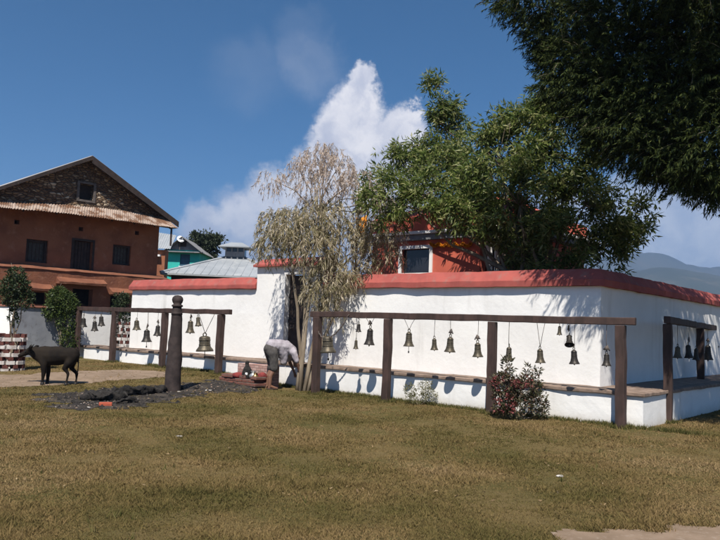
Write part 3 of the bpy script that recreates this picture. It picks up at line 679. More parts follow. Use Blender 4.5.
for r in holes[:2]:
    mb = MB(); a, b, c, d = r; bw = .1
    for o_, s_, h_ in ((a+.002, bw, d-c), (b-bw-.002, bw, d-c)): mb.obox(hp(o_, c+.002, -.12), HE*s_, -HN*.1, Z*(h_-.004))
    for z_ in (c+.002, d-bw-.002): mb.obox(hp(a+bw+.004, z_, -.12), HE*(b-a-2*bw-.008), -HN*.1, Z*bw)
    wn = mb.build('window', DARK, ho, .006); mb = MB()
    for k in range(1, 6): mb.obox(hp(a+(b-a)*k/6-.015, c+bw, -.15), HE*.03, -HN*.03, Z*(d-c-2*bw))
    mb.build('bars', DARK, wn); mb = MB(); mb.obox(hp(a+bw, c+bw, -.24), HE*(b-a-2*bw), -HN*.03, Z*(d-c-2*bw)); mb.build('shutter', mat('faded_shutter', (.10, .10, .085), (.07, .065, .055), 8, .8, .004, 30), wn)
a, b, c, d = holes[2]; mb = MB()
for k in range(6): mb.obox(hp(a+.01+(b-a-.02)*k/6, c, -.2), HE*((b-a-.02)/6-.015), -HN*.06, Z*(d-c-.01))
dd = mb.build('door', DARK, ho, .005); mb = MB()
mb.obox(hp(a-.1, c, .03), HE*.1, -HN*.2, Z*(d-c+.1)); mb.obox(hp(b, c, .03), HE*.1, -HN*.2, Z*(d-c+.1)); mb.obox(hp(a+.002, d, .03), HE*(b-a-.004), -HN*.2, Z*.1); mb.build('frame', DARK, dd, .006)
# gable of bare stone with attic window
upk, zpk = hu(88, 160), hz(88, 160)
slope = (zpk-hz(178, 225, .4))/(hu(178, 225, .4)-upk); sL = slope*1.0
roofz = lambda u: zpk-(slope*(u-upk) if u > upk else sL*(upk-u))
uGL = upk-(zpk-zev-.003)/sL; uGR = upk+(zpk-zev-.003)/slope
ga, gb, gc, gd = rect((79, 93, 184, 200)); mb = MB(); th = -HN*.4; zb_ = zev+.003
poly = lambda pts: [hp(u, z, -.02) for u, z in pts]
mb.prism(poly([(uGL, zb_), (ga, zb_), (ga, roofz(ga))]), th); mb.prism(poly([(gb, zb_), (uGR, zb_), (gb, roofz(gb))]), th)
mb.prism(poly([(ga, zb_), (gb, zb_), (gb, gc), (ga, gc)]), th); mb.prism(poly([(ga, gd), (gb, gd), (gb, roofz(gb)), (upk, zpk), (ga, roofz(ga))]), th)
mb.build('gable', STONEG, ho)
mb = MB()
mb.obox(hp(ga-.12, gc-.1, .02), HE*.12, -HN*.16, Z*(gd-gc+.2)); mb.obox(hp(gb, gc-.1, .02), HE*.12, -HN*.16, Z*(gd-gc+.2)); mb.obox(hp(ga+.002, gd, .02), HE*(gb-ga-.004), -HN*.16, Z*.1); mb.obox(hp(ga+.002, gc-.1, .02), HE*(gb-ga-.004), -HN*.16, Z*.1)
aw = mb.build('window', mat('grey_timber', (.13, .11, .10), (.09, .075, .065), 8, .9, .004, 30), ho, .006); mb = MB(); mb.obox(hp(ga, gc, -.36), HE*(gb-ga), -HN*.04, Z*(gd-gc)); mb.build('shutter', DARK, aw)
# roof slopes
ov = .5; eRu = hu(178, 225, .5); eLu = upk-(eRu-upk)*1.0
top0, top1 = hp(upk, zpk+.14, ov), hp(upk, zpk+.14, -9.2)
mb = MB(); corr(mb, top0, top1, hp(eRu, roofz(eRu)+.14, -9.2), hp(eRu, roofz(eRu)+.14, ov), 40, .022); mb.build('roof', RUST, ho)
mb = MB(); corr(mb, top1, top0, hp(eLu, roofz(eLu)+.14, ov), hp(eLu, roofz(eLu)+.14, -9.2), 40, .022); mb.build('roof', TIN, ho)
# verge boards: dark plank on the right rake, broad pale tin verge on the left rake
mb = MB(); mb.prism([hp(upk, zpk+.12, ov+.03), hp(eRu+.03, roofz(eRu)+.12, ov+.03), hp(eRu+.03, roofz(eRu)-.16, ov+.03), hp(upk, zpk-.22, ov+.03)], -HN*.05); mb.build('verge_board', DARK, ho)
mb = MB(); mb.prism([hp(upk, zpk+.12, ov+.03), hp(eLu, roofz(eLu)+.12, ov+.03), hp(eLu, roofz(eLu)-.02, ov+.03), hp(upk, zpk-.06, ov+.03)], -HN*.05); mb.build('verge_board', DARK, ho)
# skirt roof of single overlapping sheets along the front
tpx = [(-18, 199), (0, 200.5), (62, 204.5), (110, 209), (150, 214.5), (166, 218)]; bpx = [(-22, 205.5), (0, 207.5), (60, 212.5), (110, 219), (150, 224.5), (178, 228)]
def interp(L, t):
    k = min(int(t*(len(L)-1)), len(L)-2); f = t*(len(L)-1)-k; return tuple(L[k][i]*(1-f)+L[k+1][i]*f for i in (0, 1))
n = 17; mb = MB()
for k in range(n):
    a, b = k/n, (k+1.04)/n; b = min(b, 1); j = random.uniform(-.03, .03)
    T0, T1 = hit(*interp(tpx, a), HP+HN*.01, HE), hit(*interp(tpx, b), HP+HN*.01, HE)
    B0, B1 = hit(*interp(bpx, a), HP+HN*(1.15+j), HE), hit(*interp(bpx, b), HP+HN*(1.15+j), HE)
    up_ = Z*(.012 if k % 2 else 0); corr(mb, T0+up_, T1+up_, B1+up_, B0+up_, 6, .02)
mb.build('skirt_roof', RUST, ho)
mb = MB()
for k in range(9):
    a = (k+.5)/9; p = hit(*interp(tpx, a), HP, HE)-Z*.12; q = hit(*interp(bpx, a), HP+HN*1.02, HE)-Z*.1; mb.obox(p-HE*.04, HE*.08, q-p, Z*.07)
mb.build('rafters', DARK, ho)
q = hit(171.5, 229, HP+HN*1.0, HE); mb = MB(); mb.tube([q+Z*.05, (q.x, q.y, hz(171, 246, 1.0))], .05, 8); mb.build('downpipe', DARK, ho)
# lower storey stands forward, with uneven mud ledges over its openings
OFF = .9; lo_h = [rect(a, OFF) for a in ((27, 47, 292, 304), (72, 92, 289, 306), (110, 127, 296, 308))]
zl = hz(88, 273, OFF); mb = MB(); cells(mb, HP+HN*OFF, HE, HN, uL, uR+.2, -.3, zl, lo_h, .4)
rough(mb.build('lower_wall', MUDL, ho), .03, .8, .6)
mb = MB(); mb.prism([hp(uL, zl+.004, OFF+.05), hp(uL, zl+.2, -.0), hp(uL, zl+.004, .0)], HE*(uR-uL+.3)); rough(mb.build('terrace_ledge', MUDL, ho), .05, .7, .5)
for (x0, x1, y) in ((56, 103, 285), (28, 50, 290.5), (108, 132, 295)):
    a, b, z_ = hu(x0, y, OFF), hu(x1, y, OFF), hz((x0+x1)/2, y, OFF); mb = MB(); mb.prism([hp(a, z_+.0, OFF+.42), hp(a, z_+.1, OFF+.44), hp(a, z_+.32, OFF-.02), hp(a, z_+.0, OFF-.02)], HE*(b-a)); rough(mb.build('lintel', MUDL, ho), .04, .9, .3)
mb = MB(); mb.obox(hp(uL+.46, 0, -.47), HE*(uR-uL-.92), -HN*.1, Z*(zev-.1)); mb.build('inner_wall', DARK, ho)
# ---------------------------------------------------------------- houses behind
X = Vector((1, 0, 0)); Yv = Vector((0, 1, 0))
def pt(px, py, Y): return at(px, py, Y)
# teal house
Y = 55; th_ = thing('teal_house', (pt(183, 262, Y).x, Y, 0), 'small turquoise house with grey gable roof beyond the wall', 'house')
a, b = pt(168, 262, Y), pt(199, 262, Y); ze = pt(183, 250, Y).z; mb = MB(); hl = [(pt(180, 258, Y).x-a.x, pt(190, 258, Y).x-a.x, pt(184, 266, Y).z, pt(184, 254, Y).z)]
PA = Vector((a.x, Y, 0)); cells(mb, PA, X, -Yv, 0, b.x-a.x, 0, ze, hl, .25); mb.obox((a.x, Y+5, 0), X*(b.x-a.x), Yv*.25, Z*ze); mb.obox((a.x, Y+.25, 0), X*.25, Yv*4.75, Z*ze); mb.obox((b.x-.25, Y+.25, 0), X*.25, Yv*4.75, Z*ze); mb.build('wall', TEALC, th_)
mb = MB(); h = hl[0]; mb.obox((a.x+h[0], Y+.1, h[2]), X*(h[1]-h[0]), Yv*.05, Z*(h[3]-h[2])); w_ = mb.build('window', mat('blue_shutter', (.04, .10, .16), (.03, .07, .12), 3, .7), th_)
mb = MB(); mb.obox((a.x+h[0]-.06, Y-.04, h[2]-.08), X*(h[1]-h[0]+.12), Yv*.1, Z*.08); mb.build('sill', WHITEP, w_)
zr_ = pt(183, 238.5, Y).z; xm = (a.x+b.x)/2-.1; mb = MB(); mb.prism([(a.x, Y-.02, ze+.003), (b.x, Y-.02, ze+.003), (xm, Y-.02, zr_)], Yv*.2); mb.build('gable', CEMENT, th_)
mb = MB(); mb.obox((xm-.35, Y-.06, ze+.25), X*.6, Yv*.035, Z*.45); mb.build('vent', DARK, th_)
TGR = mat('dull_grey_roof', (.15, .15, .155), (.20, .2, .2), 1, .7, .002, 20)
for s_, x_ in ((1, b.x+.3), (-1, a.x-.3)):
    mb = MB(); zz = ze+.06-.25; corr(mb, (xm, Y-.6, zr_+.08), (xm, Y+5.6, zr_+.08), (x_, Y+5.6, zz), (x_, Y-.6, zz), 16, .03); mb.build('roof', TGR, th_)
mb = MB(); mb.obox((a.x-.2, Y-.5, ze-.22), X*(b.x-a.x+.5), Yv*.5, Z*.08); mb.build('ledge', CEMENT, th_)
# satellite dish on it
c = pt(180.5, 239.5, Y-.5); sd = thing('satellite_dish', c-Z*.3, 'small white satellite dish on the ridge of the turquoise house', 'satellite dish')
mb = MB(); k0 = []; ax = Vector((.45, -.75, .5)).normalized(); u_ = ax.cross(Z).normalized(); v_ = u_.cross(ax)
n = 18
for r_, dpt in ((.02, 0), (.17, .02), (.29, .07), (.29, .055), (.17, .008), (.02, -.02)):
    for j in range(n): q_ = 2*math.pi*j/n; mb.v.append(tuple(c+(u_*math.cos(q_)+v_*math.sin(q_))*r_+ax*dpt))
for i in range(5):
    for j in range(n): A_ = i*n+j; B_ = i*n+(j+1) % n; mb.f.append((A_, B_, B_+n, A_+n))
mb.build('reflector', WHITEP, sd, smooth=True); mb = MB(); mb.tube([c-ax*.02, c-Z*.2-ax*.1, c-Z*.75-ax*.1], .03, 6); mb.build('mast', IRON, sd); mb = MB(); mb.tube([c-v_*.26+ax*.05, c+ax*.28], .012, 5); mb.ball(c+ax*.3, .04); mb.build('feed_arm', IRON, sd)
# pale shed between the houses
Y = 47; a, b = pt(156, 262, Y), pt(167, 262, Y); sh = thing('tin_shed', (a.x, Y, 0), 'narrow brown shed with pale tin roof beside the mud house', 'shed')
mb = MB(); z0 = pt(165, 250, Y).z; mb.obox((a.x, Y, 0), X*(b.x-a.x-.15), Yv*.8, Z*z0); mb.build('wall', MUD, sh)
mb = MB(); corr(mb, (a.x-.2, Y+1.0, pt(165, 231, Y).z), (b.x+.25, Y+1.0, pt(165, 233, Y).z), (b.x+.25, Y-.3, z0+.06), (a.x-.2, Y-.3, z0+.06), 8, .02); mb.build('roof', GREYROOF, sh)
mb = MB(); mb.obox((a.x, Y-.35, pt(165, 257, Y).z), X*(b.x-a.x-.4), Yv*.3, Z*.12); mb.build('ledge', WHITEP, sh)
# hip roofed hall with cupola
Y = 40; hx0, hx1 = pt(160, 274, Y).x, pt(268, 274, Y).x; zE = pt(215, 274.5, Y).z; zA = pt(236, 256.5, Y+3.5).z
hh = thing('hip_roofed_hall', ((hx0+hx1)/2, Y, 0), 'wide building with pale grey hipped sheet roof behind the lower wall', 'building')
mb = MB(); mb.obox((hx0+.5, Y+.5, 0), X*(hx1-hx0-1), Yv*6, Z*(zE-.05)); mb.build('wall', DARK, hh)
ap = Vector((pt(236, 256, Y+3.5).x, Y+3.5, zA)); c0, c1, c2, c3 = Vector((hx0, Y, zE)), Vector((hx1+1.2, Y, zE-.05)), Vector((hx1+1.2, Y+7, zE)), Vector((hx0, Y+7, zE))
r0_, r1_ = ap-X*.35, ap+X*.35
mb = MB(); mb.add([c0, c1, c2, c3, r0_, r1_]+[p-Z*.1 for p in (c0, c1, c2, c3)], [(0, 1, 5, 4), (1, 2, 5), (2, 3, 4, 5), (3, 0, 4), (0, 6, 7, 1), (1, 7, 8, 2), (2, 8, 9, 3), (3, 9, 6, 0), (6, 9, 8, 7)])
rf = mb.build('roof', GREYROOF, hh); mb = MB()
for p in (c0, c1): mb.tube([p+Z*.03, (r0_ if p == c0 else r1_)+Z*.03], .07, 6)
for k in range(1, 16):
    p = c0.lerp(c1, k/16)
    if r0_.x < p.x < r1_.x: t = 1
    elif p.x <= r0_.x: t = (p.x-c0.x)/(r0_.x-c0.x)
    else: t = (c1.x-p.x)/(c1.x-r1_.x)
    qy = Vector((p.x, Y+3.5*t, p.z+(zA-zE)*t)); mb.tube([p+Z*.01, qy+Z*.01], .022, 5)
mb.build('ridge_seams', GREYROOF, rf)
cu = thing('roof_cupola', (ap.x, ap.y, zA), 'small glazed cupola with its own tin roof on top of the hipped roof', 'cupola')
xa, xb = pt(227, 250, Y+3.5).x, pt(246, 250, Y+3.5).x; zt = pt(236, 248, Y+3.5).z; mb = MB(); mb.obox((xa+.05, ap.y-.5, zA-.3), X*(xb-xa-.1), Yv*1.0, Z*(zt-zA+.3)); mb.build('glazing', GLASS, cu)
mb = MB()
for f in (0, .33, .66, 1): mb.obox((xa+(xb-xa-.08)*f, ap.y-.54, zA-.3), X*.08, Yv*.08, Z*(zt-zA+.29))
mb.obox((xa, ap.y-.545, zA-.06), X*(xb-xa), Yv*.03, Z*.3); mb.build('frame', CEMENT, cu)
zz = pt(236, 242.5, Y+3.5).z; q4 = [Vector((xa-.35, ap.y-.95, zt+.01)), Vector((xb+.35, ap.y-.95, zt+.01)), Vector((xb+.35, ap.y+.95, zt+.01)), Vector((xa-.35, ap.y+.95, zt+.01))]
mb = MB(); e0, e1 = Vector((xa+.25, ap.y, zz)), Vector((xb-.25, ap.y, zz)); mb.add(q4+[e0, e1]+[p-Z*.05 for p in q4], [(0, 1, 5, 4), (1, 2, 5), (2, 3, 4, 5), (3, 0, 4), (0, 6, 7, 1), (1, 7, 8, 2), (2, 8, 9, 3), (3, 9, 6, 0), (6, 9, 8, 7)]); mb.build('roof', GREYROOF, cu)
# ---------------------------------------------------------------- low walls at far left
def lowwall(label, a, b, ztop, m, cap, th=.28):
    a, b = Vector((a.x, a.y, 0)), Vector((b.x, b.y, 0)); d = (b-a); nn = Vector((-d.y, d.x, 0)).normalized(); nn = nn if nn.y > 0 else -nn
    o = thing('low_wall', a, label, 'wall'); mb = MB(); mb.obox((a.x, a.y, -.2), d, nn*th, Z*(ztop+.2)); rough(mb.build('wall', m, o), .01, 1.2, .5)
    mb = MB(); p = a-nn*.05; mb.obox((p.x, p.y, ztop+.003), d, nn*(th+.1), Z*.07); rough(mb.build('coping', cap, o, .012), .015, 1.6, .3)
wA, wB, wC_, wD = at(-70, 340, 24.6), at(11, 340, 24.7), at(77, 340, 26.6), at(131, 340, 28.2)
zw = at(40, 308, 25.5).z; CAPM = mat('clay_coping', (.30, .12, .08), (.24, .10, .07), 4, .9, .01, 20)
lowwall('short whitewashed low wall at the extreme left edge', wA, wB-(wB-wA).normalized()*.01, zw, WHITE, CAPM)
lowwall('low wall stretch behind the dark calf, its shade painted in as blue grey', wB, wC_, zw, SHADEP, CAPM)
lowwall('pale low wall seen between the first two posts of the left frame', wC_+(wC_-wB).normalized()*.01, wD, zw-.02, WHITE, CAPM)
# ---------------------------------------------------------------- brick tree guards
GB = mat('guard_brick_red', (.13, .045, .035), (.08, .03, .025), 9, .9, .008, 30); GW = mat('guard_brick_white', (.60, .57, .54), (.38, .33, .30), 7, .9, .008, 30)
def guard(q, label, r=.42, rows=9, hgt=.11):
    o = thing('brick_tree_guard', q, label, 'tree guard', 'red and white brick tree guards'); n = 10
    if True:
        mb = MB()
        for k in range(rows):
            par = k % 2
            for j in range(n):
                a = 2*math.pi*(j+(.5 if k % 4 > 1 else 0))/n; d = Vector((math.cos(a), math.sin(a), 0)); tt = Vector((-d.y, d.x, 0)); l = r*2*math.pi/n*(.9 if par == 0 else .55)*random.uniform(.85, 1.05)
                p = q+d*(r-.05+random.uniform(-.01, .01))-tt*l/2; mb.obox((p.x, p.y, q.z-.04+k*hgt), tt*l, d*.1, Z*(hgt-.004))
        bk = mb.build('brickwork', GW, o, .006); bk.data.materials.append(GB)
        for i_, pl in enumerate(bk.data.polygons): pl.material_index = (i_//(6*n)) % 2
    return o
q = gnd(7, 370); guard(q, 'round red and white brick tree guard at the left edge, under a small leafy tree', .37, 10, .10)
q2 = at(121, 350, 26.6); q2 = onground(q2); guard(q2, 'red and white brick tree guard behind the bench, between the low wall and white wall', .34, 12, .115)
# ---------------------------------------------------------------- trees and shrubs
def tubes(name, lst, m, parent, n=7):
    mb = MB()
    for pts, r in lst: mb.tube(pts, r, n)
    return mb.build(name, m, parent, smooth=True)
def blob_leaves(blobs, per, L, W, droop=0., cl=7, clr=.16, seed=1, shell=.55, upb=0., clump=0):
    """rosettes of leaves spread through ellipsoid blobs: (centre, radii, weight)"""
    g = np.random.default_rng(seed); Ps, Ds = [], []
    for c, r, wgt in blobs:
        n = int(per*wgt)
        if clump:
            m_ = max(2, int(n/clump)); c0, d0 = inball(m_, tuple(c), r, shell, g); k_ = g.integers(0, m_, n); cen = c0[k_]+g.normal(size=(n, 3))*np.array([.15, .15, .12])*(.5+g.random((m_, 1))[k_]); d = d0[k_]
        else: cen, d = inball(n, tuple(c), r, shell, g)
        K = cl; P = np.repeat(cen, K, 0); dd = g.normal(size=P.shape)+np.repeat(d, K, 0)*.6; dd[:, 2] += upb-droop
        dd /= np.linalg.norm(dd, axis=1, keepdims=True); Ps.append(P+dd*clr*g.random((len(P), 1))); Ds.append(dd)
    P = np.concatenate(Ps); D = np.concatenate(Ds); n = len(P)
    return P, D, L*g.uniform(.6, 1.25, n), W*g.uniform(.7, 1.25, n)
def foliage(name, P, D, L, W, m, parent, seed=3, fold=.25):
    o0 = np.array(worg(parent)); return link(name, leafmesh(P-o0, D, L, W, fold, seed), m, parent)
# -- big broadleaf tree in the compound
GREENL = leafmat('broad_leaf', [(.05, .085, .018), (.10, .145, .03), (.18, .215, .055), (.34, .34, .15)], .45, .5)
tb = at(540, 300, 18.2); tb = Vector((tb.x, tb.y, 0)); big = thing('broadleaf_tree', tb, 'large bushy green broadleaf tree spreading over the red temple and the wall', 'tree')
Bl = [(398, 182, 16.9, .95, 1.0), (385, 200, 16.6, .6, .5), (415, 150, 17, .55, .5), (441, 105, 16.8, .30, .22), (438, 86, 16.8, .24, .13), (446, 130, 16.8, .5, .4), (448, 155, 16.8, .55, .5), (442, 112, 16.8, .28, .2), (455, 175, 16.4, 1.0, 1.3), (500, 165, 16.4, 1.05, 1.4),
      (540, 135, 16.6, .8, .9), (553, 113, 16.7, .45, .35), (570, 160, 16.4, .9, 1.1), (520, 205, 15.9, 1.0, 1.4), (470, 208, 16.2, .75, .9), (585, 205, 16.2, .95, 1.1), (610, 225, 16.5, .85, .7), (632, 236, 16.6, .45, .25), (560, 240, 15.8, .75, .8), (520, 245, 16.5, .6, .5), (600, 262, 16.5, .6, .35), (490, 130, 16.8, .55, .4), (520, 120, 16.8, .4, .25), (425, 195, 16.4, .55, .5), (560, 90+10, 16.8, .2, .1), (640, 210, 16.8, .4, .15)]
blobs = [(at(x, y, Y+(3.6 if x < 480 and y < 190 else 1.5)), (r*(1.15 if x < 480 and y < 190 else 1.03), r*1.0, r*1.05), wgt) for x, y, Y, r, wgt in Bl]
P, D, L, W = blob_leaves(blobs, 340, .19, .044, .5, 8, .13, 11, .35, 0., 13)
foliage('crown', P, D, L, W, GREENL, big, 4)
fork = tb+Vector((-.05, 0, 2.3)); lst = [([tb-Z*.2, tb+Vector((.04, 0, 1.2)), fork], [.2, .17, .15])]
for c, r, wgt in blobs:
    if wgt > .3: lst.append((bow(fork-Z*random.uniform(0, .5), c, 5, .05, .05), [.075, .06, .05, .035, .025, .012]))
    for k in range(int(3+wgt*9)):
        e = c+Vector((random.gauss(0, 1), random.gauss(0, 1), random.gauss(0, .8)+.3)).normalized()*r[0]*random.uniform(.8, 1.05); lst.append((bow(c, e, 3, .05, .08), [.016, .012, .008, .004]))
tubes('trunk', lst, BARK, big, 6)
# -- drooping pale tree by the gate
WEEP = leafmat('drooping_leaf', [(.14, .135, .06), (.29, .25, .13), (.44, .375, .25), (.60, .52, .41)], .4, .6)
WEEPT = leafmat('dry_top_leaf', [(.42, .33, .27), (.54, .44, .37), (.64, .55, .48)], .4, .6)
q = gnd(301, 389); wt = thing('weeping_tree', q, 'slender multi-stemmed tree with pale drooping leaves in front of the gateway', 'tree')
Y0 = q.y; wb = [(300, 225, .75, 1.5, -.1), (280, 222, .55, .9, .1), (325, 215, .7, 1.2, 0), (312, 245, .65, 1.1, -.2), (345, 240, .65, 1.0, .1), (375, 235, .55, .8, .1), (385, 255, .4, .4, .1), (272, 245, .4, .5, .1), (330, 275, .55, .9, -.25), (318, 288, .35, .45, -.3), (355, 268, .4, .45, 0), (328, 305, .3, .3, -.3), (370, 212, .4, .35, 0)]
wtop = [(320, 158, .45, .55, 0), (300, 170, .45, .5, 0), (272, 179, .35, .35, 0), (335, 172, .5, .55, 0), (350, 185, .45, .4, 0), (315, 190, .5, .55, 0), (365, 195, .3, .2, 0), (322, 146, .18, .16, 0), (342, 162, .4, .4, 0), (358, 178, .42, .45, 0), (380, 205, .4, .4, .1), (332, 150, .25, .25, 0), (308, 160, .35, .35, 0), (392, 232, .35, .35, .1)]
def weep(blobs, per, g, K=18, L=.15, W=.020, tw=.45, parent=wt, name='drooping_foliage', m=WEEP):
    Ps, Ds, tw_l = [], [], []
    for x, y, r, wgt, dy in blobs:
        c = at(x, y, Y0+dy); n = int(per*wgt); cen, d = inball(n, tuple(c), (r, r*.9, r*.85), .35, g)
        for i in range(n):
            p = Vector(cen[i]); h = Vector((d[i][0], d[i][1], 0))*.8+Vector((g.normal()*.3, g.normal()*.3, 0)); l = tw*g.uniform(.6, 1.3); pts = []
            for k in range(5):
                s_ = k/4; pts.append(p+h*l*.6*s_+Z*(l*(.22*s_-1.0*s_*s_)))
            tw_l.append((pts, [.005, .004, .0035, .003, .002]))
            for k in range(K):
                s_ = g.uniform(.1, 1)*4; j = min(int(s_), 3); b = pts[j].lerp(pts[j+1], s_-j); tdir = (pts[j+1]-pts[j]).normalized()
                dv = tdir*.7+Vector(g.normal(size=3))*.45-Z*.55; Ps.append(tuple(b)); Ds.append(tuple(dv))
    P, D = np.array(Ps), np.array(Ds); foliage(name, P, D, L*g.uniform(.6, 1.3, len(P)), W*g.uniform(.7, 1.3, len(P)), m, parent, 8, .15); return tw_l
g_ = np.random.default_rng(21); t1 = weep(wb, 125, g_); t2 = weep(wtop, 100, g_, 15, .12, .016, .35, name='dry_top_foliage', m=WEEPT)
lst = []
stems = [((300, 391), (308, 300), (318, 215)), ((297, 390), (309, 320), (302, 235)), ((304, 391), (318, 315), (340, 245)), ((307, 391), (322, 330), (370, 240)), ((302, 389), (300, 310), (285, 225))]
for a, b, c in stems:
    A = gnd(*a); B = at(b[0], b[1], Y0+random.uniform(-.2, .15)); Cc = at(c[0], c[1], Y0+random.uniform(-.1, .1)); pts = []
    for t in np.linspace(0, 1, 9): pts.append(A.lerp(B, t).lerp(B.lerp(Cc, t), t)+Vector((random.uniform(-1, 1), random.uniform(-1, 1), 0))*.025)
    pts[0] = A-Z*.1; lst.append((pts, list(np.linspace(.062, .022, 9))))
top = at(318, 215, Y0)
for x, y, r, wgt, dy in wb+wtop:
    lst.append((bow(top if y < 215 else at(308+(x-308)*.35, min(y+40, 290), Y0), at(x, y, Y0+dy), 4, .08, .04), [.022, .018, .014, .009, .005]))
tubes('stems', lst+t1[::3]+t2[::2], BARKP, wt, 6)
# -- dark conifer close by on the right, its trunk outside the frame
CON = leafmat('conifer_spray', [(.008, .014, .006), (.018, .030, .009), (.042, .060, .015), (.082, .096, .026)], .2, .7, spec=.1)
tb = at(850, 300, 15.5); tb = onground(tb); cf = thing('conifer_tree', tb, 'tall dark conifer overhanging the top right corner', 'tree')
cb0 = [(560, 5, .55, .8), (530, -8, .4, .4), (507, -8, .2, .14), (600, 40, .7, 1.3), (585, 80, .5, .8), (565, 55, .3, .35), (548, 40, .2, .16), (620, 110, .6, 1.1), (650, 60, .75, 1.4), (640, 140, .5, .8), (690, 110, .75, 1.4), (660, 160, .3, .4), (700, 160, .42, .65), (690, 182, .22, .3), (730, 150, .6, 1.0), (720, 40, .8, 1.4), (640, -20, .8, 1.2), (770, 90, .9, 1.4), (610, 140, .2, .2), (800, 180, .8, .9), (716, 192, .2, .2), (760, -40, 1.0, 1.2), (570, 95, .16, .12), (596, 118, .16, .12), (655, 175, .16, .12)]
cb = [(x, y-10*sstep(60, 120, y), 13.9-1.3*sstep(560, 700, x)+random.uniform(-.3, .3), r*1.66, wg) for x, y, r, wg in cb0]
cb += [(780, 90, 15, 1.7, 1.2), (860, 60, 17, 1.9, 1.2), (760, 0, 16, 1.7, 1.2), (900, 130, 18, 1.7, 1), (730, 50, 15.5, 1.6, 1.1), (700, -90, 14, 1.6, 1), (840, -120, 16, 1.8, 1), (640, -120, 14, 1.4, .8), (830, 160, 16, 1.5, .8), (690, -60, 11.6, 1.4, 1), (740, -120, 11.2, 1.6, 1), (680, -150, 11.2, 1.3, .8), (770, 20, 12.2, 1.5, 1), (810, -40, 12.2, 1.6, 1), (670, -220, 11, 1.2, .7), (850, 60, 13, 1.5, .9), (760, -230, 11, 1.5, .8)]
def conif(blobs, per, g):
    Ps, Ds, tl = [], [], []
    for x, y, Y, r, wgt in blobs:
        c = at(x, y, Y); n = int(per*wgt); cen, d = inball(n, tuple(c), (r, r, r*.9), .35, g)
        for i in range(n):
            p = Vector(cen[i]); dv = Vector(d[i])*.6+Vector((-.3, -.1, -.35))+Vector(g.normal(size=3))*.3; dv.normalize(); l = g.uniform(.2, .46); tl.append(([p, p+dv*l*.5, p+dv*l-Z*.03], [.005, .004, .002]))
            sd_ = dv.cross(Vector(g.normal(size=3))).normalized(); K = 34
            s_ = g.uniform(0, 1, K); sg = np.where(g.random(K) < .5, -1, 1); base = np.array(p)+np.outer(s_*l, np.array(dv)); dirs = np.array(dv)*.75+np.outer(sg*.6, np.array(sd_))+g.normal(size=(K, 3))*.22; dirs[:, 2] -= .45
            Ps.append(base); Ds.append(dirs)
    return np.concatenate(Ps), np.concatenate(Ds), tl
P, D, tl = conif(cb, 520, np.random.default_rng(5))
gg = np.random.default_rng(6); foliage('crown', P, D, .095*gg.uniform(.6, 1.4, len(P)), .0145*gg.uniform(.7, 1.4, len(P)), CON, cf, 9, .1)
lst = [([tb-Z*.2, tb+Z*3.5+X*.05, tb+Z*7, tb+Z*12.5], [.32, .27, .2, .05])]
for x, y, Y, r, wgt in cb:
    c = at(x, y, Y); z0 = max(3.2, min(11, c.z-.3+random.uniform(-.2, .2))); lst.append((bow(Vector((tb.x, tb.y, z0)), c, 5, -.04, .03), [.05, .042, .034, .026, .018, .01]))
tubes('trunk', lst+tl[::9], BARK, cf, 6)
# -- smaller plants
def bush(name, q, blobs, per, L, W, m, label, cat, stem, droop=.1, cl=6, clr=.06, seed=1, group=None, stm=BARK):
    o = thing(name, q, label, cat, group); P, D, Ls, Ws = blob_leaves(blobs, per, L, W, droop, cl, clr, seed, .4, .25); foliage('foliage', P, D, Ls, Ws, m, o, seed)
    lst = []
    for c, r, wgt in blobs:
        lst.append((bow(q+Vector((random.uniform(-.04, .04), random.uniform(-.04, .04), -.05)), c, 4, 0, .05), list(np.linspace(stem, stem*.3, 5))))
        for k in range(4): lst.append((bow(c, c+Vector((random.gauss(0, .6), random.gauss(0, .6), random.gauss(.3, .5)))*r[0], 2, 0, .05), [stem*.3, stem*.2, stem*.1]))
    tubes('stems', lst, stm, o, 6); return o
BUSHL = leafmat('bush_leaf', [(.03, .05, .014), (.055, .085, .02), (.10, .13, .03)], .3, .5); DKL = leafmat('dark_leaf', [(.018, .03, .012), (.03, .048, .018), (.05, .07, .025)], .25, .55)
q = gnd(13, 370); Y = q.y; bush('small_tree', q, [(at(15, 288, Y), (.36, .36, .36), .9), (at(10, 296, Y), (.3, .3, .25), .5), (at(22, 300, Y), (.3, .3, .3), .5), (at(16, 276, Y), (.25, .25, .22), .4), (at(14, 315, Y), (.12, .12, .25), .12)], 260, .075, .035, DKL, 'small leafy tree rising out of the brick guard at the left edge', 'tree', .03, seed=31, stm=BARKP)
q = onground(at(62, 352, 25.6)); Y = q.y; bush('wall_bush', q, [(at(60, 300, Y), (.5, .4, .4), 1), (at(66, 306, Y), (.45, .4, .4), .9), (at(54, 310, Y), (.4, .35, .35), .7), (at(68, 322, Y), (.4, .35, .5), .6), (at(70, 340, Y), (.35, .35, .45), .6), (at(58, 293, Y), (.28, .25, .22), .4)], 230, .10, .045, BUSHL, 'bright green bush draping against the shade-painted low wall behind the calf', 'bush', .03, seed=32)
q = onground(at(120, 352, 26.6)); Y = q.y; bush('young_tree', q, [(at(122, 300, Y), (.3, .3, .3), .6), (at(118, 310, Y), (.3, .3, .35), .6), (at(124, 318, Y), (.25, .25, .3), .5)], 220, .085, .035, DKL, 'thin dark young tree in the brick guard at the end of the white wall', 'tree', .025, seed=33)
q = Vector((pt(205, 262, 60).x, 60, 0)); tf = thing('distant_tree', q, 'dark green leaning tree beyond the turquoise house', 'tree')
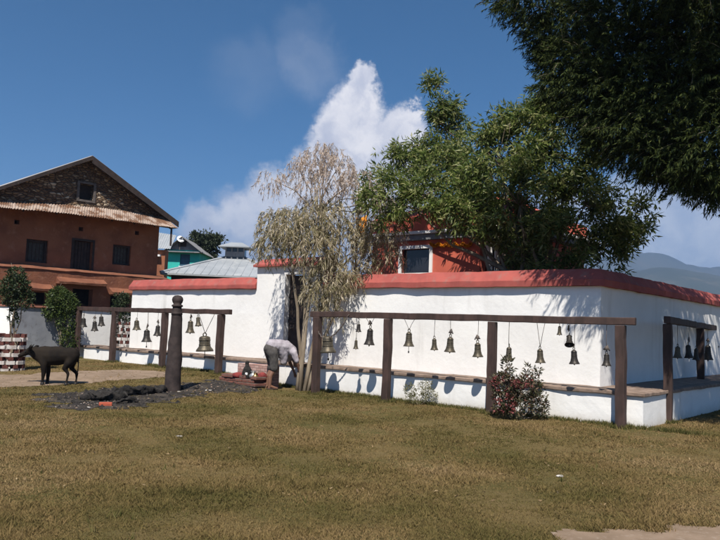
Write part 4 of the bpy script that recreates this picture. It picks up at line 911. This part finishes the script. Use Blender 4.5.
bl = [(at(203, 243, 60), (.9, 1, .6), 1), (at(216, 240, 60), (.5, .5, .22), .3), (at(208, 238, 60), (.5, .5, .3), .4), (at(197, 250, 60), (.8, .8, .8), .8), (at(205, 255, 60), (1, 1, .9), .9), (at(212, 241, 60), (.7, .7, .35), .5), (at(203, 264, 60), (.9, .9, .8), .7), (at(198, 238, 60), (.5, .5, .4), .3)]
P, D, L, W = blob_leaves(bl, 210, .30, .11, .1, 7, .2, 41, .25, 0., 7); foliage('crown', P, D, L, W, leafmat('far_leaf', [(.025, .035, .018), (.045, .06, .028)], .2, .6), tf); tubes('trunk', [([q-Z*.3, q+Z*3, bl[2][0]], [.18, .15, .1])]+[(bow(bl[2][0], b[0], 3, 0, .05), [.08, .06, .04, .02]) for b in bl], BARK, tf)
def join_into(root, a, b):
    A = [c for c in root.children if c.name.startswith(a)][0]; B = [c for c in root.children if c.name.startswith(b)][0]
    bm = bmesh.new(); bm.from_mesh(A.data); na = len(bm.faces); bm.from_mesh(B.data); bm.faces.ensure_lookup_table()
    for i in range(na, len(bm.faces)): bm.faces[i].material_index = 1
    A.data.materials.append(B.data.materials[0]); bm.to_mesh(A.data); bm.free(); bpy.data.objects.remove(B)
# flowering shrub before the bench
SHR = leafmat('shrub_leaf', [(.028, .036, .016), (.06, .062, .028), (.11, .095, .05), (.13, .06, .04)], .25, .55); FLW = leafmat('crimson_flower', [(.17, .045, .045), (.25, .075, .07), (.13, .04, .04)], .25, .6)
q = gnd(517, 419); Y = q.y; fs = bush('flowering_shrub', q, [(at(505, 385, Y), (.27, .25, .22), 1), (at(528, 390, Y), (.28, .25, .25), 1), (at(515, 405, Y), (.36, .3, .24), 1.3), (at(537, 402, Y), (.18, .2, .25), .7), (at(503, 402, Y), (.2, .2, .25), .7), (at(507, 365, Y), (.09, .09, .22), .25), (at(536, 375, Y), (.05, .05, .25), .16), (at(543, 412, Y), (.06, .06, .1), .1), (at(527, 372, Y), (.05, .05, .16), .1)], 85, .09, .028, SHR, 'reddish flowering shrub against the bench beside the second post', 'shrub', .014, .0, 7, .06, 35)
P, D, L, W = blob_leaves([(at(503, 384, Y-.05), (.28, .28, .16), 1), (at(520, 382, Y-.1), (.25, .25, .12), .6), (at(505, 403, Y-.15), (.22, .2, .22), .9)], 38, .05, .035, 0, 7, .03, 36, .5); foliage('flowers', P, D, L, W, FLW, fs)
join_into(fs, 'foliage', 'flowers')
WEED = leafmat('dry_weed', [(.13, .13, .05), (.22, .20, .09), (.09, .10, .035)], .3, .7)
q = gnd(418, 405); Y = q.y; bush('dry_weed', q, [(at(410, 390, Y), (.15, .12, .14), .5), (at(425, 388, Y), (.16, .12, .18), .6), (at(418, 398, Y), (.25, .15, .1), .6), (at(430, 397, Y), (.14, .12, .14), .4)], 95, .055, .015, WEED, 'small dry pale weed growing at the foot of the bench', 'weed', .006, -.1, 6, .04, 37, stm=BARKP)
# ---------------------------------------------------------------- hearth platform and offerings
q = gnd(238, 384.5); hb = thing('brick_platform', q, 'low rough red brick hearth platform beside the bending person', 'hearth')
ea = -t_; q0 = q+t_*.80; mb = MB()
for k in range(4):
    z = q.z-.1+k*.085
    for j in range(6):
        if k == 3 and random.random() < .35: continue
        l = .215; p = q0+ea*(j*.225+(.11 if k % 2 else 0)+random.uniform(-.012, .012))+inn*random.uniform(-.02, .02)-inn*(.0 if k < 2 else -.03); mb.obox((p.x, p.y, z), (ea*l), inn*.42, Z*(.08))
rough(mb.build('brickwork', BRICK, hb, .012), .012, 3, .2, 5)
q1 = q+inn*.6; hb2 = thing('offering_step', onground(q1), 'pinkish brick step with offerings against the bench', 'step')
mb = MB(); p = q1+t_*.75; mb.obox((p.x, p.y, H(p.x, p.y)-.1), ea*1.3, inn*.3, Z*.56); rough(mb.build('brickwork', PINK, hb2, .012), .01, 3, .2)
ztop = H(q1.x, q1.y)-.1+.56; zt2 = q.z-.1+3*.085+.08
def onstep(u, d=.0): p = q1+ea*u+inn*(.12+d); return Vector((p.x, p.y, ztop))
p = q+ea*.12+inn*.18; p = Vector((p.x, p.y, zt2-.085)); idl = thing('stone_idol', p, 'dark little stone figure with pale mark standing on the hearth platform', 'idol')
mb = MB(); mb.lathe([(.12, 0), (.13, .06), (.12, .16), (.10, .24), (.065, .30), (.05, .34), (.055, .37), (.06, .41), (.045, .45), (.02, .46)], p, 12); rough(mb.build('figure', CHAR, idl, smooth=True), .03, 6, .06)
mb = MB(); mb.obox(p+Vector((-.03, -.135, .1)), X*.06, Yv*.03, Z*.06); mb.build('pale_mark', WHITEP, idl, .006)
def pot(p, label, m, s=1.0):
    o = thing('water_pot', p, label, 'pot', 'metal pots among the offerings'); mb = MB(); mb.lathe([(.05*s, 0), (.09*s, .03*s), (.11*s, .08*s), (.09*s, .14*s), (.05*s, .17*s), (.05*s, .19*s), (.08*s, .215*s), (.075*s, .22*s), (.045*s, .19*s)], p, 16); mb.build('body', m, o, smooth=True)
    mb = MB(); mb.lathe([(.058*s, .165*s), (.064*s, .17*s), (.064*s, .185*s), (.058*s, .19*s)], p, 16); mb.build('neck_ring', m, o, smooth=True)
STEEL = mat('dull_steel', (.5, .5, .48), (.4, .4, .38), 12, .35, 0, metal=.7)
p = q+ea*.38+inn*.16; pot(Vector((p.x, p.y, zt2-.085)), 'small shiny steel pot beside the dark idol', STEEL, .95)
p = q+ea*.48+inn*.14; pot(Vector((p.x, p.y, zt2-.085)), 'small brass pot next to the person\'s leg', BRASS, .8)
p = q-ea*.16+inn*.16; mb = MB(); c = Vector((p.x, p.y, zt2-.085+.06)); mb.ball(c, .15, (1.1, .8, .55), 14, .5, 3); tag(mb.build('cloth_bundle', CLOTHR, smooth=True), 'crumpled red cloth bundle left of the dark idol on the hearth', 'cloth')
p = q+ea*.55+inn*.3; mb = MB(); c = Vector((p.x, p.y, zt2+.0)); mb.ball(c, .11, (1.2, .8, .9), 14, .5, 8); tag(mb.build('cloth_bundle', CLOTHR, smooth=True), 'crumpled red cloth bundle behind the person\'s shin', 'cloth')
# ---------------------------------------------------------------- burnt logs
def log(pts, rad, label, m=CHAR, lump=.35, sd=0):
    mb = MB(); n = 12; P = []; RR = []
    for i in range(len(pts)-1):
        for k in range(5): t = k/5; P.append(pts[i].lerp(pts[i+1], t)); RR.append((rad[i]*(1-t)+rad[i+1]*t)*(1+lump*mnoise.noise(Vector((i*2.1+k*.7, sd, 0)))))
    P.append(pts[-1]); RR.append(rad[-1]*.8); mb.tube(P, RR, n); o = mb.build('burnt_log', m, smooth=True, loc=P[0]); rough(o, .06, 6.5, .05, sd); return tag(o, label, 'log', 'charred logs in the ash')
g3 = lambda x, y, dz: (lambda p: Vector((p.x, p.y, HG(p.x, p.y)+dz)))(gnd(x, y))
log([g3(84, 400, .08), g3(100, 401, .10), g3(128, 401, .07)], [.09, .13, .08], 'thick charred log lump at the left end of the ash', sd=2)
log([g3(112, 397, .09), g3(140, 395, .10), g3(166, 392, .07)], [.08, .11, .07], 'long charred log leading to the carved post', sd=5)
log([g3(118, 404, .05), g3(138, 403, .05)], [.045, .03], 'thin charred stick in front of the thick log', sd=8)
for x_, y_, r_, lb in ((76, 403, .06, 'small charred chunk at the far left of the ash'), (150, 402, .05, 'small charred chunk between the thin stick and the carved post'), (196, 389, .05, 'small charred chunk right of the carved post')):
    p = g3(x_, y_, r_*.4); mb = MB(); mb.ball(p, r_, (1.6, 1, .7), 12, .7, x_); tag(mb.build('burnt_chunk', CHAR, loc=p), lb, 'charcoal', 'charred chunks in the ash')
p = g3(106, 406, .003); mb = MB(); mb.obox(p-Vector((.12, .05, .02)), Vector((.23, .05, 0)), Vector((-.03, .11, 0)), Z*.08); tag(rough(mb.build('red_brick', mat('ember_brick', (.42, .10, .05), (.34, .07, .04), 8, .9, .006, 30), bevel=.01), .006, 9, .08), 'single bright red brick lying in front of the charred log', 'brick')
BIT = mat('pale_scrap', (.5, .47, .44), (.38, .35, .32), 9, .9)
for i, (x, y, lb) in enumerate([(209, 391, 'flat pale ash scrap right of the carved post, in the burnt patch'), (179, 407 - 15, 'pale stone chip at the foot of the carved post'), (179, 437, 'tiny white scrap alone in the grass below the carved post'), (88, 408, 'pale stone chip at the front edge of the ash, below the thick log'), (560, 477, 'curled pale dry leaf scrap in the grass at right')]):
    p = g3(x, y, .01); mb = MB(); mb.ball(p, .06 if i == 0 else .035, (1.7 if i == 0 else 1.2, .9, .35), 10, .6, i*3); tag(mb.build('pale_scrap', BIT, loc=p), lb, 'scrap')
for i in range(22):
    pass
# ---------------------------------------------------------------- bending person
q = gnd(269, 389); pe = thing('person', q, 'person in grey shirt and dark shorts bending forward beside the brick hearth', 'person')
f_ = Vector((.86, .5, 0)).normalized(); s_ = Vector((f_.y, -f_.x, 0)); b_ = q.z      # s_ = the person's right-hand side (towards the camera)
def bp(f, s, z): p = q+f_*f+s_*s; return Vector((p.x, p.y, b_+z))
V_ = []; E_ = []; Rd = []
def jv(p, r, par=None):
    V_.append(p); Rd.append(r); i = len(V_)-1
    if par is not None: E_.append((par, i))
    return i
pel = jv(bp(.0, 0, .98), .155); w1_ = jv(bp(.19, 0, 1.08), .13, pel); chs = jv(bp(.40, 0, 1.05), .145, w1_); sh_ = jv(bp(.55, 0, .96), .125, chs); nk = jv(bp(.64, .0, .87), .058, sh_)
hd0 = jv(bp(.70, 0, .79), .088, nk); hd1 = jv(bp(.735, 0, .70), .10, hd0); hd2 = jv(bp(.715, 0, .615), .072, hd1); nose = jv(bp(.625, 0, .70), .02, hd1)
for sd in (-1, 1):
    e_r = jv(bp(.74, .1*sd, .70), .022, hd1)
    hip = jv(bp(.02, .10*sd, .90), .115, pel); kn = jv(bp(.09 if sd < 0 else .05, .11*sd, .48), .068, hip); cf_ = jv(bp(.02 if sd < 0 else -.03, .11*sd, .33), .062, kn); an = jv(bp(.0 if sd < 0 else -.04, .12*sd, .085), .04, cf_)
    hl = jv(bp(-.05, .12*sd, .035), .036, an); ft = jv(bp(.12 if sd < 0 else .09, .13*sd, .035), .04, an); to = jv(bp(.19 if sd < 0 else .16, .13*sd, .025), .028, ft)
    so_ = jv(bp(.56, .17*sd, .93), .066, sh_); el = jv(bp(.64, .22*sd, .66), .046, so_); wr_ = jv(bp(.74, .17*sd, .44), .03, el); pa = jv(bp(.765, .155*sd, .37), .034, wr_)
    for k in range(4):
        a = (k-1.5)*.021; m1 = jv(bp(.79+a*.5, .15*sd+a, .315-abs(k-1.3)*.004), .0095, pa); m2 = jv(bp(.785+a*.4-.01, .145*sd+a*1.1, .275), .0085, m1)
    th1 = jv(bp(.735, .13*sd, .345), .0105, pa); th2 = jv(bp(.725, .115*sd, .31), .009, th1)
skin('body', V_, E_, Rd, SKIN, pe, 2, .009, 2)
def garment(name, chain, m, sub=2):
    Vv, Ee, Rr = [], [], []
    for p, r, par in chain:
        Vv.append(p); Rr.append(r)
        if par is not None: Ee.append((par, len(Vv)-1))
    return skin(name, Vv, Ee, Rr, m, pe, sub, .016, 5, .014 if name != 'hair' else .004, 11)
garment('shorts', [(bp(-.01, 0, .99), .18, None), (bp(.1, 0, 1.05), .16, 0), (bp(.02, .105, .88), .138, 0), (bp(.055, .115, .66), .115, 2), (bp(.055, .118, .53), .108, 3), (bp(.03, -.105, .88), .138, 0), (bp(.085, -.115, .66), .115, 5), (bp(.09, -.118, .53), .108, 6)], SHORTS)
garment('shirt', [(bp(.20, 0, 1.08), .168, None), (bp(.03, 0, 1.08), .172, 0), (bp(.40, 0, 1.05), .18, 0), (bp(.555, 0, .965), .155, 2), (bp(.56, .18, .92), .088, 3), (bp(.62, .225, .72), .072, 4), (bp(.56, -.18, .92), .088, 3), (bp(.62, -.225, .72), .072, 6), (bp(.33, 0, .92), .15, 0), (bp(.36, 0, .78), .12, 8), (bp(.37, 0, .68), .10, 9)], SHIRT)
garment('hair', [(bp(.735, 0, .735), .098, None), (bp(.765, 0, .68), .098, 0), (bp(.75, 0, .63), .078, 1)], HAIR)
for sd in (-1, 1):
    mb = MB(); mb.ball(bp(.642, .032*sd, .675), .012, (1, 1, 1), 8); mb.build('eye', WHITEP, pe, smooth=True)
mb = MB(); mb.tube([bp(.648, -.025, .745), bp(.643, 0, .748), bp(.648, .025, .745)], .007, 6); mb.build('mouth', CLOTHR, pe, smooth=True)
for sd in (-1, 1):
    k = .0 if sd < 0 else -.03; mb = MB(); mb.tube([bp(-.09+k, .125*sd, .012), bp(.05+k, .13*sd, .012), bp(.2+k, .13*sd, .012)], [.042, .045, .036], 8); o = mb.build('sandal', DARK, pe, smooth=True); 
    for v in o.data.vertices: v.co.z = (v.co.z-.012)*.4+.010
# ---------------------------------------------------------------- calf
q = gnd(58, 384.5); ca = thing('buffalo_calf', q, 'dark brown buffalo calf standing in profile on the footpath, facing left', 'calf')
d_ = Vector((-1, -.12, 0)).normalized(); n_ = Vector((-d_.y, d_.x, 0)); b_ = q.z
def cpt(f, s, z): p = q+d_*(f*.81+.02)+n_*s; return Vector((p.x, p.y, b_+z))
V_, E_, Rd = [], [], []
mid = jv(cpt(0, 0, .655), (.21, .225)); fr1 = jv(cpt(.22, 0, .65), (.20, .23), mid); shd = jv(cpt(.40, 0, .665), (.165, .22), fr1); nk1 = jv(cpt(.56, 0, .69), (.13, .175), shd); nk2 = jv(cpt(.70, 0, .73), (.10, .13), nk1); pol = jv(cpt(.80, 0, .755), .092, nk2); fac = jv(cpt(.90, 0, .71), .075, pol); muz = jv(cpt(1.02, 0, .655), .056, fac); nos = jv(cpt(1.07, 0, .635), .05, muz)
rr1 = jv(cpt(-.20, 0, .67), (.185, .19), mid); rmp = jv(cpt(-.38, 0, .685), (.16, .17), rr1); tl0 = jv(cpt(-.49, 0, .68), .05, rmp); tl1 = jv(cpt(-.54, .0, .58), .024, tl0); tl2 = jv(cpt(-.55, .01, .40), .017, tl1); tl3 = jv(cpt(-.535, .015, .26), .024, tl2)
for sd in (-1, 1):
    k = .0 if sd > 0 else -.05
    a = jv(cpt(.36+k*.4, .10*sd, .48), .082, shd); b2 = jv(cpt(.35+k, .105*sd, .29), .05, a); c = jv(cpt(.36+k*1.2, .105*sd, .12), .034, b2); e = jv(cpt(.37+k*1.2, .105*sd, .035), .042, c)
    k = .09 if sd > 0 else -.07
    a = jv(cpt(-.33+k*.2, .10*sd, .50), .095, rmp); b2 = jv(cpt(-.27+k*.7, .105*sd, .38), .062, a); h_ = jv(cpt(-.41+k, .105*sd, .26), .042, b2); c = jv(cpt(-.40+k*1.2, .105*sd, .12), .032, h_); e = jv(cpt(-.385+k*1.2, .105*sd, .035), .042, c)
    e1 = jv(cpt(.775, .10*sd, .80), .032, pol); e2 = jv(cpt(.71, .19*sd, .845), .04, e1); e3 = jv(cpt(.66, .25*sd, .865), .015, e2)
skin('body', V_, E_, Rd, HIDE, ca, 2, .014, 22, .014, 4)
for sd in (-1, 1):
    for f in (.365 if sd > 0 else .31, -.275 if sd > 0 else -.47):
        mb = MB(); mb.lathe([(.048, -.005), (.046, .02), (.038, .055)], cpt(f, .105*sd, 0), 12); mb.build('hoof', HOOF, ca, smooth=True)
    mb = MB(); mb.tube([cpt(.80, .06*sd, .82), cpt(.77, .085*sd, .87), cpt(.735, .085*sd, .905)], [.022, .016, .005], 8); mb.build('horn', HOOF, ca, smooth=True)
    mb = MB(); mb.ball(cpt(.90, .07*sd, .735), .016, (1, 1, 1), 8); mb.build('eye', GLASS, ca, smooth=True)
# ---------------------------------------------------------------- hills and haze
HILL = mat('wooded_hillside', (.03, .04, .025), (.05, .055, .035), .004, .95, c3=(.08, .075, .05), s3=.012)
def ridge(name, Y, pts, n=260, depth=900, rough_=.06):
    mb = MB(); xs_ = np.linspace(-1.15, 1.15, n); rows = 14
    for j in range(rows+1):
        t = j/rows
        for x in xs_:
            px = CX+F*x; ys_ = np.interp(px, [p[0] for p in pts], [p[1] for p in pts]); hgt = at(px, ys_, Y).z
            wx = x*Y; prof_ = math.sin(min(t, .62)/.62*math.pi/2) if t <= .62 else math.cos((t-.62)/.38*math.pi/2)
            nz_ = 1+rough_*1.2*mnoise.fractal(Vector((wx*.0035, t*3, Y)), .9, 2.1, 6)
            mb.v.append((wx*(1+.1*t), Y-depth*.62+depth*t+40*mnoise.noise(Vector((wx*.003, t*2, 1))), max(-1.0, hgt*prof_*nz_-1)))
    for j in range(rows):
        for i in range(n-1): a = j*n+i; mb.f.append((a, a+1, a+n+1, a+n))
    tag(mb.build(name, HILL, smooth=True), kind='structure')
ridge('hills', 3600, [(-500, 292), (0, 285), (150, 284), (300, 282), (450, 272), (560, 262), (625, 250), (650, 254), (690, 267), (720, 268), (760, 262), (850, 270), (1200, 300)])
ridge('hills', 2300, [(-500, 305), (0, 300), (300, 300), (500, 285), (600, 272), (640, 266), (690, 276), (720, 280), (760, 284), (900, 300), (1200, 320)])
hzm = bpy.data.materials.new('haze_air'); hzm.use_nodes = True; nt = hzm.node_tree
for n_2 in list(nt.nodes): nt.nodes.remove(n_2)
ho_ = N(nt, 'ShaderNodeOutputMaterial'); pv = N(nt, 'ShaderNodeVolumePrincipled'); pv.inputs['Color'].default_value = (.42, .62, 1.0, 1); pv.inputs['Density'].default_value = .00026; pv.inputs['Anisotropy'].default_value = .2
nt.links.new(pv.outputs[0], ho_.inputs['Volume'])
mb = MB(); mb.obox((-5600, -3300, -2.5), (11200, 0, 0), (0, 10300, 0), (0, 0, 480)); tag(mb.build('haze', hzm), kind='stuff')
# ---------------------------------------------------------------- grass
GRASS = leafmat('grass_blade', [(.070, .070, .022), (.142, .110, .042), (.225, .155, .070), (.32, .23, .125)], .2, .9, pos=.33, spec=.05)
g = np.random.default_rng(77); n = 230000
d = 4.6+(27-4.6)*g.random(n)**1.75; x = (g.random(n)*2-1)*(d*.56+.8)
keep = []
for i in range(n):
    p = Vector((x[i], d[i], 0)); r_ = p-G0
    beh = r_.dot(inn) > -.03 and r_.dot(t_) > -.03
    if beh or in_dirt(p.x, p.y) or (d[i] < 26 and p.x < 0 and (in_ash(p.x, p.y) and g.random() < .86 or in_path(p.x, p.y) and g.random() < .93)): continue
    if p.y > 24.5: continue
    keep.append(i)
keep = np.array(keep); x, d = x[keep], d[keep]; z = np.array([HG(a, b) for a, b in zip(x, d)]); n = len(x); K = 5
pn = np.array([mnoise.noise(Vector((a*.9, b*.9, 2))) for a, b in zip(x, d)])
base = np.repeat(np.stack([x, d, z-.004], 1), K, 0); base[:, :2] += g.normal(size=(n*K, 2))*.022
pb = np.array([mnoise.noise(Vector((a*2.3, b*2.3, 7))) for a, b in zip(x, d)])
hh_ = (np.repeat(.010+.02*(pn+.45).clip(0, 1.1)+.028*(pb-.05).clip(0, 1), K))*g.uniform(.5, 1.5, n*K); hh_[g.random(n*K) < .012] *= 2.4
wd_ = np.repeat(.0026+.00034*d, K)*g.uniform(.7, 1.3, n*K); an = g.random(n*K)*6.283; lean = g.normal(size=(n*K, 2))*.75
A = np.stack([np.cos(an), np.sin(an), np.zeros(n*K)], 1)*wd_[:, None]
tip = base+np.stack([lean[:, 0]*hh_, lean[:, 1]*hh_, hh_], 1)
Vg = np.stack([base-A, base+A, tip], 1).reshape(-1, 3)
# taller unmown grass against the bench, the frame posts and the carved post
pts = []
for _ in range(2600):
    a = g.uniform(-1.1, 15.5); pts.append(G0+t_*a-inn*(abs(g.normal())*.07+.015))
for c in [o.matrix_world.translation for o in []]+[M0+em*u for u in (0, fu(491, 400, M0, em), fu(386, 395, M0, em), fu(316, 380, M0, em))]+[FL0+t_*fu(x_, 366, FL0, t_) for x_ in (218, 162, 112, 76)]+[R0, R0+er*sp]:
    for _ in range(60): q_ = g.random()*6.283; r_ = .1+abs(g.normal())*.07; pts.append(c+Vector((math.cos(q_)*r_, math.sin(q_)*r_, 0)))
for _ in range(900):
    y_ = 5.5+16*g.random(); x_ = (g.random()*2-1)*y_*.54
    if mnoise.noise(Vector((x_*.8, y_*.8, 21))) > .22 and (Vector((x_, y_, 0))-G0).dot(inn) < -.2 and not in_ash(x_, y_) and not in_path(x_, y_) and not in_dirt(x_, y_): pts.append(Vector((x_, y_, 0)))
B2 = np.repeat(np.array([(p.x, p.y, HG(p.x, p.y)-.004) for p in pts]), 7, 0); m2 = len(B2); B2[:, :2] += g.normal(size=(m2, 2))*.018
h2 = g.uniform(.04, .13, m2)*g.uniform(.6, 1, m2); an2 = g.random(m2)*6.283; A2 = np.stack([np.cos(an2), np.sin(an2), np.zeros(m2)], 1)*(.0045+.0002*B2[:, 1:2]); l2 = g.normal(size=(m2, 2))*.42
T2 = B2+np.stack([l2[:, 0]*h2, l2[:, 1]*h2, h2], 1)
tag(link('grass_tufts', npmesh(np.stack([B2-A2, B2+A2, T2], 1).reshape(-1, 3), np.arange(m2*3).reshape(-1, 3)), leafmat('tuft_blade', [(.06, .07, .02), (.11, .105, .035), (.2, .16, .07)], .25, .9, spec=.05)), kind='stuff')
tag(link('grass', npmesh(Vg, np.arange(n*K*3).reshape(-1, 3)), GRASS), kind='stuff')

# ---------------------------------------------------------------- small uncountable litter
def chips(name, m, pts, lo, hi, flat, seed):
    gq = np.random.default_rng(seed); Vs = []; Fs = []
    for p in pts:
        r_ = gq.uniform(lo, hi); k = len(Vs); a = gq.random()*6.283; el_ = gq.uniform(.4, .9)
        for j in range(6):
            b = a+j*1.047; rr_ = r_*gq.uniform(.6, 1.15); Vs.append((p[0]+math.cos(b)*rr_, p[1]+math.sin(b)*rr_*el_, p[2]))
        Vs.append((p[0], p[1], p[2]+r_*flat))
        Fs += [(k+j, k+(j+1) % 6, k+6) for j in range(6)]
    tag(link(name, npmesh(np.array(Vs), np.array(Fs)), m), kind='stuff')
gq = np.random.default_rng(3); pts = []
while len(pts) < 520:
    p = gnd(gq.uniform(25, 265), gq.uniform(380, 411))
    if in_ash(p.x, p.y): pts.append((p.x, p.y, HG(p.x, p.y)+.008))
chips('cinders', CHAR, pts[:330], .012, .06, .8, 1); chips('ash_flakes', BIT, pts[330:430], .006, .02, .3, 2); chips('earth_crumbs', SLAB, pts[430:], .01, .035, .6, 4)
pts = []
while len(pts) < 300:
    y = 7+18*gq.random()**1.6; x = (gq.random()*2-1)*y*.55; p = Vector((x, y, 0))-G0
    if p.dot(inn) < -.1 or p.dot(t_) < -.1: pts.append((x, y, HG(x, y)+.012))
P = np.array(pts); D = gq.normal(size=P.shape); D[:, 2] = np.abs(D[:, 2])*.35
tag(link('fallen_leaves', leafmesh(P, D, gq.uniform(.03, .065, len(P)), gq.uniform(.012, .022, len(P)), .3, 12), leafmat('dead_leaf', [(.14, .09, .045), (.26, .18, .09), (.38, .29, .17)], .1, .8)), kind='stuff')
